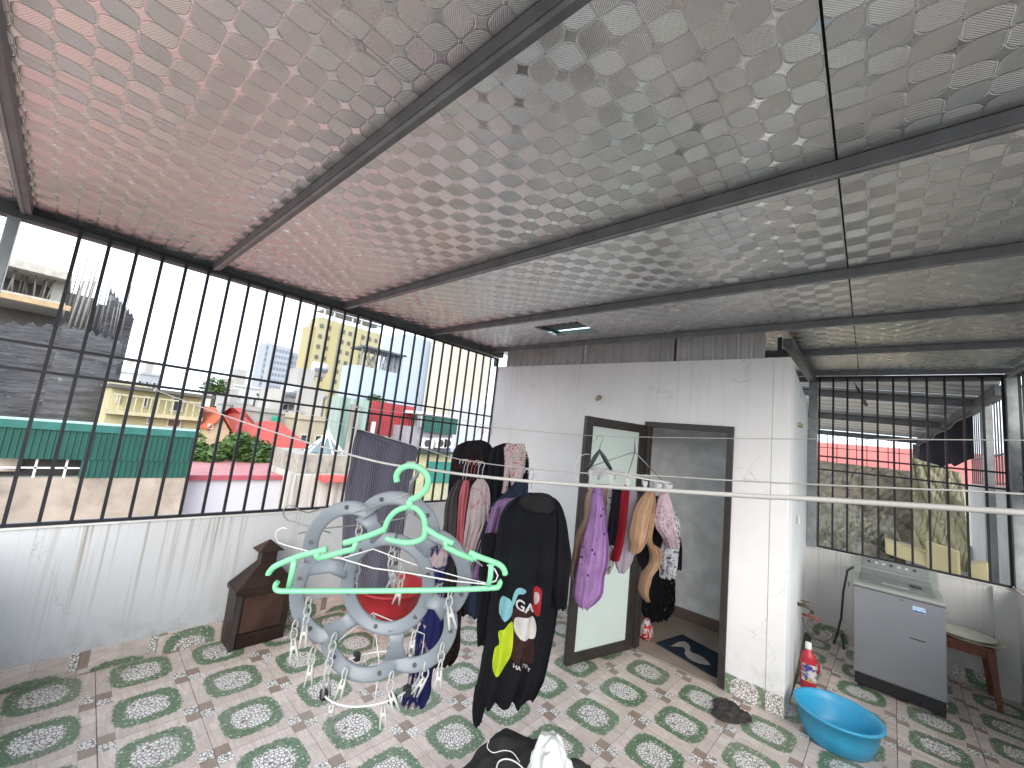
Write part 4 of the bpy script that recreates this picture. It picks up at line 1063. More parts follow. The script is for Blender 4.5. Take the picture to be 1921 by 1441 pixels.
# uprights and bar
px_tube(mb, DG, [(553, 1048), (548, 1075), (542, 1102)], .0050, 10)
px_tube(mb, DG, [(922, 1058), (920, 1082), (916, 1100)], .0048, 10)
px_tube(mb, DG, sm([(521, 1092), (517, 1098), (518, 1106), (528, 1109), (545, 1109), (640, 1109), (760, 1108), (860, 1106), (925, 1103), (935, 1100), (938, 1093), (936, 1090)], 60), .0046, 10)
mb.done('frame', GRN, gh)

# ------------------------------------------------------------------ laundry heap at the bottom edge
lh = thing('laundry_heap', 'dark grey trousers with a white cloth heaped at the bottom edge', 'laundry')
def lump(nm, mat, c, sx, sy, sz, seed, fr_=1.5, am=.16, sub=5):
    bm = bmesh.new(); bmesh.ops.create_icosphere(bm, subdivisions=sub, radius=1)
    for v in bm.verts:
        p = v.co.copy(); s_ = noise.fractal(p * fr_ + Vector((seed, seed, 0)), 1.3, 2.0, 3); rdg = abs(noise.noise(p * fr_ * 1.6 + Vector((0, seed, 3))))
        p *= 1 + am * s_ - am * .8 * rdg
        v.co = Vector((c[0] + p.x * sx, c[1] + p.y * sy, c[2] + p.z * sz))
    for f in bm.faces: f.smooth = True
    me = bpy.data.meshes.new(nm); bm.to_mesh(me); bm.free(); return link(nm, me, mat, lh)
c = P(965, 1530, 1.5)
lump('trousers', cloth('charcoal trousers', (.035, .033, .034)), c, .24, .24, .24, 3)
c2 = P(1025, 1470, 1.38); lump('white_cloth', cloth('white cotton', (.62, .62, .60)), c2, .085, .085, .15, 8, 1.5, .3)
c3 = P(1078, 1500, 1.5); lump('trouser_leg', cloth('charcoal leg', (.04, .038, .038)), c3, .09, .09, .12, 5)
mb = MB(); px_tube(mb, 1.27, sm([(930, 1450), (935, 1430), (950, 1424), (968, 1430), (985, 1445)], 20), .0022, 6); px_tube(mb, 1.30, sm([(918, 1388), (914, 1402), (925, 1412), (945, 1408), (962, 1412), (975, 1430)], 20), .0014, 6)
mb.done('drawstring', WIRE, lh)
bk = thing('laundry_basket', 'dark plastic basket under the laundry heap', 'basket')
zb = c.z - .12
mb = MB(); mb.lathe((c.x, c.y, 0), [(0, .02), (.20, .0), (.24, zb), (.26, zb), (.26, zb + .02), (.235, zb + .01), (.19, .03), (0, .03)], 32); mb.done('bowl', M('dark basket', (.03, .03, .035), .5), bk)

# ------------------------------------------------------------------ outside: beyond the left grille
def ribbed_box(nm, mat, par, x, y0, y1, z0, z1, pitch, dep=.03, back=.2):
    """vertical-rib sheet facing +x"""
    bm = bmesh.new(); ys = []; y = y0
    while y < y1:
        for f, d in ((0, 0), (.15, dep), (.4, dep), (.55, 0)):
            if y + f * pitch < y1: ys.append((x + d, y + f * pitch))
        y += pitch
    ys.append((x, y1))
    lo = [bm.verts.new((a, b, z0)) for a, b in ys]; hi = [bm.verts.new((a, b, z1)) for a, b in ys]
    for k in range(len(ys) - 1): bm.faces.new((lo[k], lo[k+1], hi[k+1], hi[k]))
    me = bpy.data.meshes.new(nm); bm.to_mesh(me); bm.free(); return link(nm, me, mat, par)
def yz(x, y, D): q = on(x, y, 0, -D); return q.y, q.z
def blk(name, label, cat, D, xl, xr, yt, yb=None, deep=6, mat=None, par=None, part='wall', at=None, zb=None, group=None):
    """building front on plane x=-D between photo columns xl..xr, roof line at row yt (at column `at`)"""
    at = at if at is not None else (xl + xr) / 2
    yref = yb if yb is not None else yt
    y0 = yz(xl, (yt + yref) / 2, D)[0]; y1 = yz(xr, (yt + yref) / 2, D)[0]; z1 = yz(at, yt, D)[1]
    z0 = yz(at, yb, D)[1] if yb is not None else STREET
    if zb is not None: z0 = zb
    t = par or thing(name, label, cat, group)
    MB().box(-D - deep, -D, y0, y1, z0, z1).done(part, mat, t)
    return t, (y0, y1, z0, z1)
def win(t, D, px, mat=None, frame=None, nm='window', deep=.06, fw_=.05):
    """window given by photo rectangle x0,y0,x1,y1 on plane x=-D: frame proud, dark pane inside"""
    x0, y0, x1, y1 = px; cxm, cym = (x0 + x1) / 2, (y0 + y1) / 2
    ya, yb_ = yz(x0, cym, D)[0], yz(x1, cym, D)[0]; za, zb_ = yz(cxm, y1, D)[1], yz(cxm, y0, D)[1]
    return win3(t, D, ya, yb_, za, zb_, mat, frame, nm, deep, fw_)
GLASS = M('dark window glass', (.05, .06, .07), .15, 0, .2, 2, 0); FRM = M('window frame', (.55, .53, .48), .6)
def win3(t, D, ya, yb_, za, zb_, mat=None, frame=None, nm='window', deep=.06, fw_=.05):
    m_ = MB(); X = -D + .004
    m_.box(X, X + deep, ya, ya + fw_, za, zb_); m_.box(X, X + deep, yb_ - fw_, yb_, za, zb_)
    m_.box(X, X + deep, ya + fw_, yb_ - fw_, za, za + fw_); m_.box(X, X + deep, ya + fw_, yb_ - fw_, zb_ - fw_, zb_)
    o = m_.done(nm, frame or FRM, t)
    box('pane', mat or GLASS, o, X, X + deep * .4, ya + fw_, yb_ - fw_, za + fw_, zb_ - fw_)
    return o

# concrete wall and green shed
cw = thing('concrete_wall', 'stained beige concrete wall below the green shed', 'wall')
D = 12
y0c = yz(-60, 900, D)[0]; y1c = yz(347, 905, D)[0]
ztop = yz(200, 897, D)[1]; ztl = yz(80, 898, D)[1]
box('wall', CONC, cw, -D - .3, -D, y0c - 4, y1c, STREET, ztop)
gs = thing('green_shed', 'dark green corrugated metal shed on the concrete wall', 'shed')
GS = M('green corrugated paint', (.012, .082, .062), .5, .1, .12, 2, .03, dirt=(.02, .10, .09), dirtamt=.4)
zt = yz(180, 796, D)[1]; ys0 = yz(150, 880, D)[0]; ys1 = yz(361, 860, D)[0]
zm = yz(120, 862, D)[1]
ribbed_box('lower_sheet', GS, gs, -D, ys0, ys1, ztop + .004, zm - .004, .09, .02)
ribbed_box('upper_sheet', GS, gs, -D + .012, y0c - 4, ys1, zm, zt - .05, .09, .02)
box('trim', M('shed ridge trim', (.35, .55, .5), .5), gs, -D - .06, -D + .06, y0c - 4, ys1 + .02, zt - .01, zt + .03)
box('trim', M('shed edge trim', (.02, .13, .11), .5), gs, -D - .02, -D + .055, y0c - 4, ys1 + .01, zt - .16, zt - .011)
box('roof', GS, gs, -D - 5, -D - .3, y0c - 4, ys1, zt - 1.3, zt - 1.2)
box('end_wall', GS, gs, -D - 5, -D - .01, ys1 - .02, ys1, ztop, zt - 1.3)
# opening: dark box with the interior shade put into its colour, light rail
ya, yb2 = yz(40, 880, D)[0], ys0
box('shade_backing', DARKC, gs, -D - .5, -D - .32, y0c - 4, ys1, ztop, zm)
box('rail', WHITE, gs, -D - .1, -D - .07, ya - .3, yb2, (ztop + zm) / 2 - .01, (ztop + zm) / 2 + .02)
for y in (ya + .15, ya + .55): box('rail', WHITE, gs, -D - .1, -D - .07, y, y + .035, ztop, zm)
box('curtain', cloth('patterned awning', (.38, .33, .27), pattern='rib', pc=(.55, .5, .42), scale=40), gs, -D - .25, -D - .2, y0c - 4, ya - .02, ztop + .1, zm)

# white wall with pink roof
D = 12.5
ww = thing('white_house', 'white rendered wall with a faded pink flat roof beside the concrete wall', 'house')
ya, yb2 = y1c + .03, yz(566, 895, D)[0]; zt_ = yz(450, 896, D)[1]
WHR = M('white render', (.48, .50, .54), .8, 0, .05, 1)
box('wall', WHR, ww, -D - 5.8, -D, ya, yb2, STREET, zt_)
box('roof', M('pink roof sheet', (.38, .15, .155), .7, dirt=(.42, .28, .27)), ww, -D - 6, -D + .05, ya, yb2 + .05, zt_ + .01, zt_ + .06)
box('fascia', M('red fascia', (.34, .07, .09), .7), ww, -D + .051, -D + .1, ya, yb2 + .05, zt_ - .05, zt_ + .07)
# stained wall and red awning to the right
D = 11.5
sw_ = thing('stained_building', 'rain-streaked grey building with a red tile awning beyond the grille', 'building')
STW = M('rain streaked wall', (.42, .41, .37), .85, 0, .2, 1.5, .1, dirt=(.07, .07, .065), dirtamt=.9, stretch=(4, 4, .35))
ya, yb2 = yb2 - .55, yz(700, 900, D)[0]; za = yz(630, 893, D)[1]
box('wall', STW, sw_, -D - 2, -D, ya, yb2, STREET, za + .02)
aw = box('awning', M('red awning', (.55, .06, .05), .6, dirt=(.5, .3, .25)), sw_, -D, -D + .35, ya + .6, yb2, za - .12, za + .04)
box('wall', M('grey cap wall', (.30, .28, .24), .9, dirt=(.1, .09, .08), dirtamt=.7), sw_, -D - 2.2, -D - .3, ya + .1, yb2 + .3, za + .02, za + .55)
# glass cupola on it
cu = thing('glass_cupola', 'pyramid glass skylight with white ribs on the grey building', 'skylight')
c0 = on(607, 862, 0, -D - 1.3); tp0 = on(612, 822, 0, -D - 1.3); n = 10; rad = abs(on(655, 862, 0, -D - 1.3).y - c0.y) * .95
b_ = [Vector((c0.x + math.cos(2*PI*k/n) * rad, c0.y + math.sin(2*PI*k/n) * rad, c0.z)) for k in range(n)]
t_ = [Vector((c0.x + math.cos(2*PI*k/n) * rad * .18, c0.y + math.sin(2*PI*k/n) * rad * .18, tp0.z)) for k in range(n)]
PAN = M('cupola glass', (.11, .15, .16), .2)
for k in range(n):
    mb = MB(); mb.poly([b_[k], b_[(k+1) % n], t_[(k+1) % n], t_[k]]); mb.done('pane', PAN, cu)
    mb = MB(); mb.tube([b_[k], t_[k]], .028, 6); mb.done('rib', WHITE, cu)
mb = MB(); mb.lathe((c0.x, c0.y, tp0.z), [(rad * .2, 0), (rad * .22, .05), (rad * .1, .16), (.02, .3)], 12); mb.done('finial', WHITE, cu)
mb = MB(); mb.lathe((c0.x, c0.y, c0.z - .08), [(rad * 1.08, 0), (rad * 1.08, .07), (rad, .08)], n); mb.done('base_ring', WHITE, cu)
box('plinth', M('cupola plinth', (.35, .32, .28), .9, dirt=(.1, .1, .08)), cu, c0.x - rad * .7, c0.x + rad * .7, c0.y - rad * .7, c0.y + rad * .7, za + .55, c0.z - .08)

# yellow house
D = 21
YEL = M('yellow house paint', (.44, .40, .23), .8, 0, .08, .6, .05, dirt=(.5, .45, .3)); CRE = M('cream house paint', (.44, .39, .25), .8)
yh, (a, b, z0, z1) = blk('yellow_house', 'pale yellow two-storey house with dark eaves and balconies behind the green shed', 'house', D, 208, 382, 737, deep=6, mat=YEL)
box('eave', M('dark eave', (.10, .09, .08), .8), yh, -D - 6.2, -D + .5, a - .1, b + .3, z1 + .01, z1 + .14)
box('parapet', CRE, yh, -D - 5, -D + .1, a, a + (b - a) * .35, z1 + .141, z1 + .3)
for r in ((218, 738, 226, 757), (268, 742, 278, 765), (320, 746, 344, 773)): win(yh, D, r)
win(yh, D, (372, 753, 378, 765)); win(yh, D, (312, 786, 340, 802), M('red shutter', (.2, .08, .06), .7)); win(yh, D, (275, 780, 283, 796))
zb1, zb0 = yz(300, 776, D)[1], yz(300, 783, D)[1]
box('balcony_slab', CRE, yh, -D, -D + .5, a - .1, b + .05, zb0, zb1)
mb = MB()
k = a
while k < b: mb.box(-D + .42, -D + .46, k, k + .04, zb1 + .004, zb1 + .55); k += .22
mb.box(-D + .40, -D + .48, a, b, zb1 + .55, zb1 + .60); mb.done('railing', CRE, yh)
# gable part with orange roof
D2 = 19.5
gy0, gz0 = yz(378, 880, D2); gy1 = yz(418, 870, D2)[0]; gze = yz(396, 806, D2)[1]; gzp = yz(396, 781, D2)[1]; gm = (gy0 + gy1) / 2
gb = thing('gable_house', 'small cream gable house with an orange tile roof right of the yellow house', 'house')
mb = MB(); PCH = M('peach render', (.44, .33, .21), .8)
mb.box(-D2 - 4, -D2, gy0, gy1, STREET, gze); mb.done('wall', PCH, gb)
mb = MB(); v = [(-D2, gy0, gze), (-D2, gy1, gze), (-D2, gm, gzp)]; w2 = [(-D2 - 4, y, z) for _, y, z in v]
va_ = [mb.bm.verts.new(p_) for p_ in v]; vb_ = [mb.bm.verts.new(p_) for p_ in w2]
mb.bm.faces.new(va_); mb.bm.faces.new(vb_[::-1])
for k in range(3): mb.bm.faces.new((va_[k], vb_[k], vb_[(k+1) % 3], va_[(k+1) % 3]))
mb.done('gable', PCH, gb)
ORG = M('orange roof tile', (.38, .085, .035), .8, 0, .25, 4, .3)
mb = MB(); o_ = .18
for s_, yy in ((1, gy1 + .12), (-1, gy0 - .12)):
    mb.hexa([(-D2 + .2, gm, gzp + .03), (-D2 + .1, yy, gze - .02), (-D2 - 4.2, yy, gze - .02), (-D2 - 4.2, gm, gzp + .03),
             (-D2 + .2, gm, gzp + .12), (-D2 + .1, yy, gze + .06), (-D2 - 4.2, yy, gze + .06), (-D2 - 4.2, gm, gzp + .12)])
mb.done('roof', ORG, gb)
win(gb, D2, (389, 795, 400, 805)); win(gb, D2, (384, 833, 394, 842))
og = thing('red_roof_house', 'house with a steep orange-red tile roof behind the small gable house', 'house')
Dq = 24
mb = MB(); qa, qb = yz(388, 790, Dq)[0], yz(432, 790, Dq)[0]; zt2 = yz(410, 766, Dq)[1]; zb2 = yz(410, 800, Dq)[1]
mb.hexa([(-Dq, qa, zb2), (-Dq, qb, zb2), (-Dq - 5, qb, zb2), (-Dq - 5, qa, zb2), (-Dq - 2.4, qa + .3, zt2), (-Dq - 2.4, qb - .2, zt2), (-Dq - 2.6, qb - .2, zt2), (-Dq - 2.6, qa + .3, zt2)]); mb.done('roof', ORG, og)
box('wall', CRE, og, -Dq - 4.6, -Dq - .3, qa + .2, qb - .2, STREET, zb2)

# building under construction
D = 27
NET = NT('grey safety net').set(.9, 0, .2)
v = NET.coord('Object'); f1 = NET.noise(NET.coord('Object', (1, 1, 6)), .8, 6, .7, .6)
cl = NET.mix(NET.ramp(f1, .3, .7), (.06, .06, .068), (.16, .16, .17)); cl = NET.mix(NET.math('MULTIPLY', NET.ramp(NET.noise(v, .9, 5, .7), .60, .66), .5), cl, (.38, .38, .38))
NET.l(cl, NET.b.inputs['Base Color']); NET.bump(f1, .9, .25); NET = NET.m
cb_ = thing('construction_site', 'concrete building under construction wrapped in dark grey safety netting', 'building')
def netwall(D, px0, px1, yt0, yt1, yb_, nm='safety_net', deep=5):
    """wavy net wall between photo columns; top line from yt0 to yt1"""
    y0 = yz(px0, 680, D)[0]; y1 = yz(px1, 680, D)[0]; n = 26; m_ = 22; mb = MB(); g = []
    for i in range(n + 1):
        f = i / n; y = y0 + (y1 - y0) * f; zt_ = yz(px0 + (px1 - px0) * f, yt0 + (yt1 - yt0) * f, D)[1]; row = []
        for j in range(m_ + 1):
            z = -6 + (zt_ + 6) * j / m_
            dx = .18 * math.sin(y * 2.1 + z * .4) + .12 * noise.noise(Vector((y * .7, z * 1.3, 0))) * 3 + .12 * abs(math.sin(z * 1.2))
            row.append(mb.bm.verts.new((-D + dx * .6, y, z + (.12 * math.sin(i * 1.7) if j == m_ else 0))))
        g.append(row)
    for i in range(n):
        for j in range(m_): mb.bm.faces.new((g[i][j], g[i+1][j], g[i+1][j+1], g[i][j+1])).smooth = True
    return mb.done(nm, NET, cb_)
netwall(D, -120, 128, 590, 612, 800)
netwall(D - 1, 100, 222, 606, 640, 800)
netwall(D + 1.5, 172, 232, 532, 592, 800)
# slabs and props of the upper storey
SLB = M('raw concrete', (.42, .40, .36), .9, dirt=(.2, .18, .15)); PRP = M('steel prop', (.22, .20, .185), .7); PLY = M('formwork ply', (.42, .30, .17), .8)
ysl0, ysl1 = yz(-150, 560, D)[0], yz(125, 560, D)[0]
zA = yz(60, 512, D)[1]; zB = yz(60, 572, D)[1]
for zz, hh, ex in ((zA, .35, .4), (zB, .35, .2)): box('slab', SLB, cb_, -D - 8, -D + ex, ysl0, ysl1, zz, zz + hh)
box('formwork_edge', PLY, cb_, -D + .21, -D + .3, ysl0, ysl1 + .2, zB + .02, zB + .25)
for k in range(26):
    y = ysl0 + .3 + (ysl1 - ysl0 - .5) * k / 25; x = -D - random.choice((.3, 1.2, 2.6))
    mb = MB(); mb.tube([(x, y, zB + .35), (x + random.uniform(-.1, .1), y + random.uniform(-.15, .15), zA)], .03, 6); mb.done('prop', PRP, cb_)
for y in (ysl1 - .5, ysl1 - 3.2, ysl1 - 6): box('column', SLB, cb_, -D - 1, -D - .6, y, y + .4, zB + .35, zA)
mb = MB(); mb.tube([(-D, ysl1 - 3.4, zA - .1), (-D, ysl1 - 2.0, zB + .4)], .07, 6); mb.done('brace', PRP, cb_)
box('wall', M('shaded core', (.15, .14, .13), .9), cb_, -D - 8, -D - 3, ysl0, ysl1 + 1, STREET, zA)  # shade deep inside the open storey is put into this wall's colour
box('wall', M('dark core', (.07, .07, .075), .9), cb_, -D - 9, -D - 2.4, ysl1 + 1.01, yz(205, 600, D)[0], STREET, yz(150, 562, D + 2.4)[1])  # second core, coloured dark to stand for the shaded interior
for k in range(15):
    x_ = 128 + k * 7.2 + random.uniform(-2, 2); y_, z_ = yz(x_, 575 + (k * 3), D + .5)
    mb = MB(); mb.tube([(-D - .5, y_, z_ - .5), (-D - .5, y_ + random.uniform(-.1, .1), z_ + random.uniform(.8, 2.6))], .022, 5); mb.done('rebar', PRP, cb_)
for k in range(4):
    x_ = 132 + k * 11; y_, z_ = yz(x_, 600, D - .5)
    mb = MB(); mb.tube([(-D + .4, y_, z_ - .5), (-D + .3, y_ + .1, z_ + 1.9)], .045, 6); mb.done('prop', PRP, cb_)

# generic city clutter
cols = [(.34, .33, .31), (.42, .40, .37), (.32, .33, .35), (.42, .37, .28), (.26, .25, .24), (.48, .48, .49)]
CM = [M('city render %d' % k, c, .85, 0, .12, .5, .05, dirt=(.3, .27, .23), dirtamt=.5) for k, c in enumerate(cols)]
def house(label, D, xl, xr, yt, mat, nwin=(3, 3), deep=4, roofmat=None, cat='house', wsize=(.5, .55), name='city_house', zstep=3.0, group='houses of the city beyond the left grille'):
    t, (a, b, z0, z1) = blk(name, label, cat, D, xl, xr, yt, deep=deep, mat=mat, group=group)
    nc, nr = nwin; cw_ = (b - a) / nc
    for i in range(nc):
        for j in range(nr):
            yc = a + cw_ * (i + .5); zc = z1 - zstep * (j + .55); hw = cw_ * wsize[0] / 2; hh = zstep * wsize[1] / 2
            win3(t, D, yc - hw, yc + hw, zc - hh, zc + hh, None, None, deep=.12, fw_=min(.1, hw * .25))
    if roofmat: 
        o_ = .25; MB().hexa([(-D + o_, a - o_, z1), (-D + o_, b + o_, z1), (-D - deep - o_, b + o_, z1), (-D - deep - o_, a - o_, z1),
                             (-D - deep * .45, a + .6, z1 + 1.1), (-D - deep * .45, b - .6, z1 + 1.1), (-D - deep * .55, b - .6, z1 + 1.1), (-D - deep * .55, a + .6, z1 + 1.1)]).done('roof', roofmat, t)
    else:
        box('parapet', mat, t, -D - deep, -D + .12, a - .1, b + .1, z1 + .005, z1 + .25)
        rg = random.Random(int(xl)); y_ = a + (b - a) * rg.uniform(.1, .5)
        box('roof_hut', rg.choice(CM), t, -D - deep + .3, -D - deep * .4, y_, y_ + (b - a) * .35, z1 + .006, z1 + rg.uniform(1.4, 2.4))
        for j in range(nr):
            zz = z1 - zstep * (j + 1)
            if rg.random() < .75:
                f0 = rg.uniform(0, .4); y0_, y1_ = a + (b - a) * f0, a + (b - a) * (f0 + rg.uniform(.4, .6))
                box('balcony_slab', rg.choice(CM), t, -D + .001, -D + .9, y0_, y1_, zz, zz + .15)
                m_ = MB(); k_ = y0_
                while k_ < y1_: m_.box(-D + .82, -D + .87, k_, k_ + .05, zz + .151, zz + .95); k_ += .35
                m_.box(-D + .80, -D + .89, y0_, y1_, zz + .95, zz + 1.02); m_.done('railing', FRM, t)
    return t, (a, b, z0, z1)
RT = M('red roof tile', (.34, .045, .035), .75, 0, .2, 4, .25)
house('pale distant block with terrace roof right of the netted building', 60, 222, 262, 700, CM[5], (3, 3))
house('low grey distant block behind the yellow house roof', 70, 258, 300, 704, CM[2], (3, 2))
house('white apartment block with several window rows left of the faint tower', 45, 398, 452, 742, CM[5], (3, 4), wsize=(.5, .4))
house('narrow white house behind the red hip roof', 40, 430, 470, 762, CM[1], (2, 3))
house('tall off-white block behind the cluttered roofs', 55, 440, 490, 728, CM[5], (3, 5), wsize=(.4, .4))
house('cluttered concrete house with a green awning in the middle', 26, 478, 560, 776, CM[0], (3, 2))
house('brownish concrete house with roof water tank', 34, 520, 612, 742, CM[4], (3, 3))
house('beige house with balcony left of the green-stained block', 24, 560, 640, 790, CM[3], (3, 2))
house('house with faded red hip roof among the trees', 22, 446, 482, 812, CM[1], (2, 1), roofmat=RT, deep=5)
rh, (a, b, z0, z1) = house('bright red hip-roofed house left of the glass cupola', 17, 492, 585, 850, CM[1], (2, 1), roofmat=RT, deep=5)
# extras: awnings, tanks, railings
t = thing('shop_awning', 'bright green awning curtain on the cluttered concrete house', 'awning')
a_, zc_ = yz(508, 800, 25.8); b_2 = yz(522, 800, 25.8)[0]; z_0 = yz(515, 806, 25.8)[1]; z_1 = yz(515, 781, 25.8)[1]
box('sheet', M('green awning', (.02, .32, .18), .6), t, -25.85, -25.75, a_, b_2, z_0, z_1)
for (x, y, D_, lb) in ((548, 735, 33.5, 'steel water tank on the brownish house'), (600, 690, 44, 'round water tank on a far roof below the yellow tower'), (588, 742, 33, 'small steel water tank at the roof edge')):
    t = thing('water_tank', lb, 'water tank'); q = on(x, y, 0, -D_)
    mb = MB(); mb.tube([q + Vector((0, -.7, 0)), q + Vector((0, .7, 0))], .55, 14); mb.done('tank', M('tank steel', (.5, .52, .55), .3, .7), t)
    box('stand', PRP, t, q.x - .4, q.x + .4, q.y - .5, q.y + .5, q.z - 1.0, q.z - .5)
# trees
def leaf_cloud(mb, c, r, n, rg, size=.16):
    for _ in range(n):
        d = Vector((rg.gauss(0, 1), rg.gauss(0, 1), rg.gauss(0, .8))).normalized() * (rg.random() ** .4)
        p = c + Vector((d.x * r[0], d.y * r[1], d.z * r[2])); s_ = size * rg.uniform(.6, 1.4)
        u = Vector((rg.gauss(0, 1), rg.gauss(0, 1), rg.gauss(0, .5))).normalized(); w_ = u.cross(Vector((rg.gauss(0, 1), rg.gauss(0, 1), rg.gauss(0, 1)))).normalized()
        f = mb.bm.faces.new([mb.bm.verts.new(p + u * s_), mb.bm.verts.new(p + w_ * s_ * .45), mb.bm.verts.new(p - u * s_), mb.bm.verts.new(p - w_ * s_ * .45)]); f.material_index = rg.choice((0, 0, 1))
LF = [M('leaf green', (.06, .12, .025), .6, scale=2, var=.3), M('leaf light', (.13, .20, .045), .6, scale=2, var=.3)]
BARK = M('bark', (.10, .075, .05), .9)
def tree(label, x, y, D, r, seed, n=1500, size=.16, group='trees between the houses'):
    t = thing('leafy_tree', label, 'tree', group); c = on(x, y, 0, -D); rg = random.Random(seed)
    mb = MB()
    for k in range(9):
        o = Vector((rg.uniform(-.6, .6) * r, rg.uniform(-.8, .8) * r, rg.uniform(-.6, .5) * r)); leaf_cloud(mb, c + o, (r * .5, r * .5, r * .42), n // 4, rg, size * .62)
    mb.done('crown', LF, t)
    mb = MB(); mb.tube([(c.x, c.y, STREET), (c.x + .2, c.y, c.z - r * 1.2), (c.x, c.y, c.z)], [.22, .16, .06], 8)
    for k in range(4): mb.tube([(c.x + .2, c.y, c.z - r), (c.x + rg.uniform(-1, 1) * r * .7, c.y + rg.uniform(-1, 1) * r * .7, c.z + rg.uniform(-.2, .5) * r)], [.09, .03], 6)
    mb.done('trunk', BARK, t)
tree('bushy green tree in front of the gable house', 390, 862, 17, 1.1, 1)
tree('largest leafy tree right of the gable house', 428, 858, 16, 1.0, 2, 2000)
tree('leafy tree under the red hip roof', 468, 864, 16.5, .9, 3, 1600)
tree('dark tree partly behind the white house roof', 352, 866, 18, .7, 4)
tree('small rooftop tree on the skyline left of the faint tower', 405, 722, 40, .9, 5, 260, .22)
tree('rooftop shrub on the brownish house', 500, 742, 33, .55, 6, 200, .16)
tree('plants on the terrace of the pale blue building', 706, 752, 24.5, .6, 7, 300, .15)
# towers
TW = M('hazy white tower', (.30, .325, .36), .8, 0, .05, .1, 0); TWG = M('hazy window', (.17, .19, .23), .5, 0, .1, .1, 0)  # distance haze is put into both of these colours
def tower(name, label, D, xl, xr, yt, mat, deep, rows, cols_, pane, zstep, wf=.55, hf=.5, segs=None, at=None):
    t, (a, b, z0, z1) = blk(name, label, 'tower block', D, xl, xr, yt, deep=deep, mat=mat, at=at)
    cw_ = (b - a) / cols_
    for i in range(cols_):
        if segs and i not in segs: continue
        for j in range(rows):
            yc = a + cw_ * (i + .5); zc = z1 - zstep * (j + .8); hw = cw_ * wf / 2; hh = zstep * hf / 2
            box('window', pane, t, -D + .002, -D + .25, yc - hw, yc + hw, zc - hh, zc + hh)
    return t, (a, b, z0, z1)
t, (a, b, z0, z1) = tower('tower_block', 'faint white high-rise on the skyline left of the yellow tower', 260, 512, 548, 650, TW, 10, 18, 6, TWG, 3.6, .5, .45)
tower('tower_block', 'slim side wing of the faint white high-rise', 268, 500, 512, 644, TW, 14, 18, 2, TWG, 3.6, .4, .5)
tower('tower_block', 'lower right wing of the faint white high-rise', 266, 548, 562, 662, TW, 14, 16, 2, TWG, 3.6, .4, .5)
YT = M('yellow tower paint', (.37, .335, .20), .8, 0, .05, .1, 0); YTD = M('deep yellow tower paint', (.36, .31, .16), .8, 0, .05, .1, 0); YW = M('tower window', (.10, .10, .08), .4, 0, .2, .3, 0)
D = 120
t, (a, b, z0, z1) = tower('tower_block', 'tall yellow apartment tower with small dark windows behind the grille', D, 597, 716, 606, YT, 7, 9, 9, YW, 3.1, .42, .36, segs=(0, 1, 3, 4, 6, 7, 8), at=640)
cw_ = (b - a) / 9
box('bay', YTD, t, -D, -D + 1.2, a + cw_ * 1.75, a + cw_ * 2.7, z0, z1 - 1)
box('bay', YTD, t, -D, -D + .8, a + cw_ * 5.2, a + cw_ * 6.0, z0, z1 - 1)
box('side_bay', YTD, t, -D - 6.5, -D - 1, a - 1.6, a - .01, z0, z1 - 3)
box('roof_canopy', WHR, t, -D - 6, -D + .6, a + 1, b + .6, z1 + 2.6, z1 + 2.9)
for k in range(7): box('roof_post', WHR, t, -D + .1, -D + .4, a + 1 + (b - a - 1) * k / 6.5, a + 1.4 + (b - a - 1) * k / 6.5, z1 + .01, z1 + 2.59)
# pale blue building with roof terrace
PBL = M('pale blue render', (.36, .43, .53), .8, 0, .04, .3, .03)
D = 25
pb, (a, b, z0, z1) = blk('pale_blue_building', 'pale blue-white building with roof terrace and long blank wall', 'building', D, 668, 762, 694, deep=2, mat=PBL)
t2, (a2, b2, _, z2) = blk('', '', '', D - .5, 762, 852, 640, deep=3, mat=PBL, par=pb)
za_, zb_ = yz(710, 688, D)[1], yz(710, 668, D)[1]
box('terrace_roof', M('dark canopy', (.08, .085, .09), .6), pb, -D - 1.5, -D + .5, a + .1, b2 - (b2 - a2) * .95, zb_ + .3, zb_ + .42)
for k in range(8): box('terrace_post', PRP, pb, -D - .1, -D + .0, a + .2 + (b - a - .4) * k / 7, a + .28 + (b - a - .4) * k / 7, z1, zb_ + .3)
mb = MB(); rg = random.Random(3)
for k in range(26):
    y = a + (b - a) * rg.random(); mb.tube([(-D - .2, y, z1 + .02), (-D - .3, y + rg.uniform(-.4, .4), z1 + rg.uniform(.4, 1.4))], .03, 5)
mb.done('lattice', PRP, pb)
win(pb, D - .5, (809, 742, 823, 765), DARKC); win(pb, D - .5, (811, 664, 815, 686), DARKC)
box('railing', WHITE, pb, -D + .52, -D + .56, a2, b2, z2 + .3, z2 + .34)
# beige tall building far right
bg_, (a, b, z0, z1) = blk('beige_building', 'tall beige-white building next to the grille corner', 'building', 22, 853, 935, 560, deep=2, mat=M('beige render', (.50, .46, .37), .8, 0, .04, .3))
blk('', '', '', 21.5, 853, 932, 752, deep=.4, mat=WHR, par=bg_, part='lower_wall')
# green-stained block
gq, (a, b, z0, z1) = blk('stained_block', 'weathered block with pale green streaked panels left of the red shed', 'building', 19, 640, 694, 748, deep=1.2, mat=M('green streaked', (.27, .35, .31), .85, 0, .2, 1.2, .1, dirt=(.05, .15, .12), dirtamt=.9, stretch=(4, 4, .3)))
box('pier', M('grey streaked', (.32, .30, .27), .85, 0, .2, 1.2, .1, dirt=(.07, .07, .06), dirtamt=.9, stretch=(4, 4, .3)), gq, -19, -18.85, a + (b - a) * .35, a + (b - a) * .66, z0, z1 - .3)
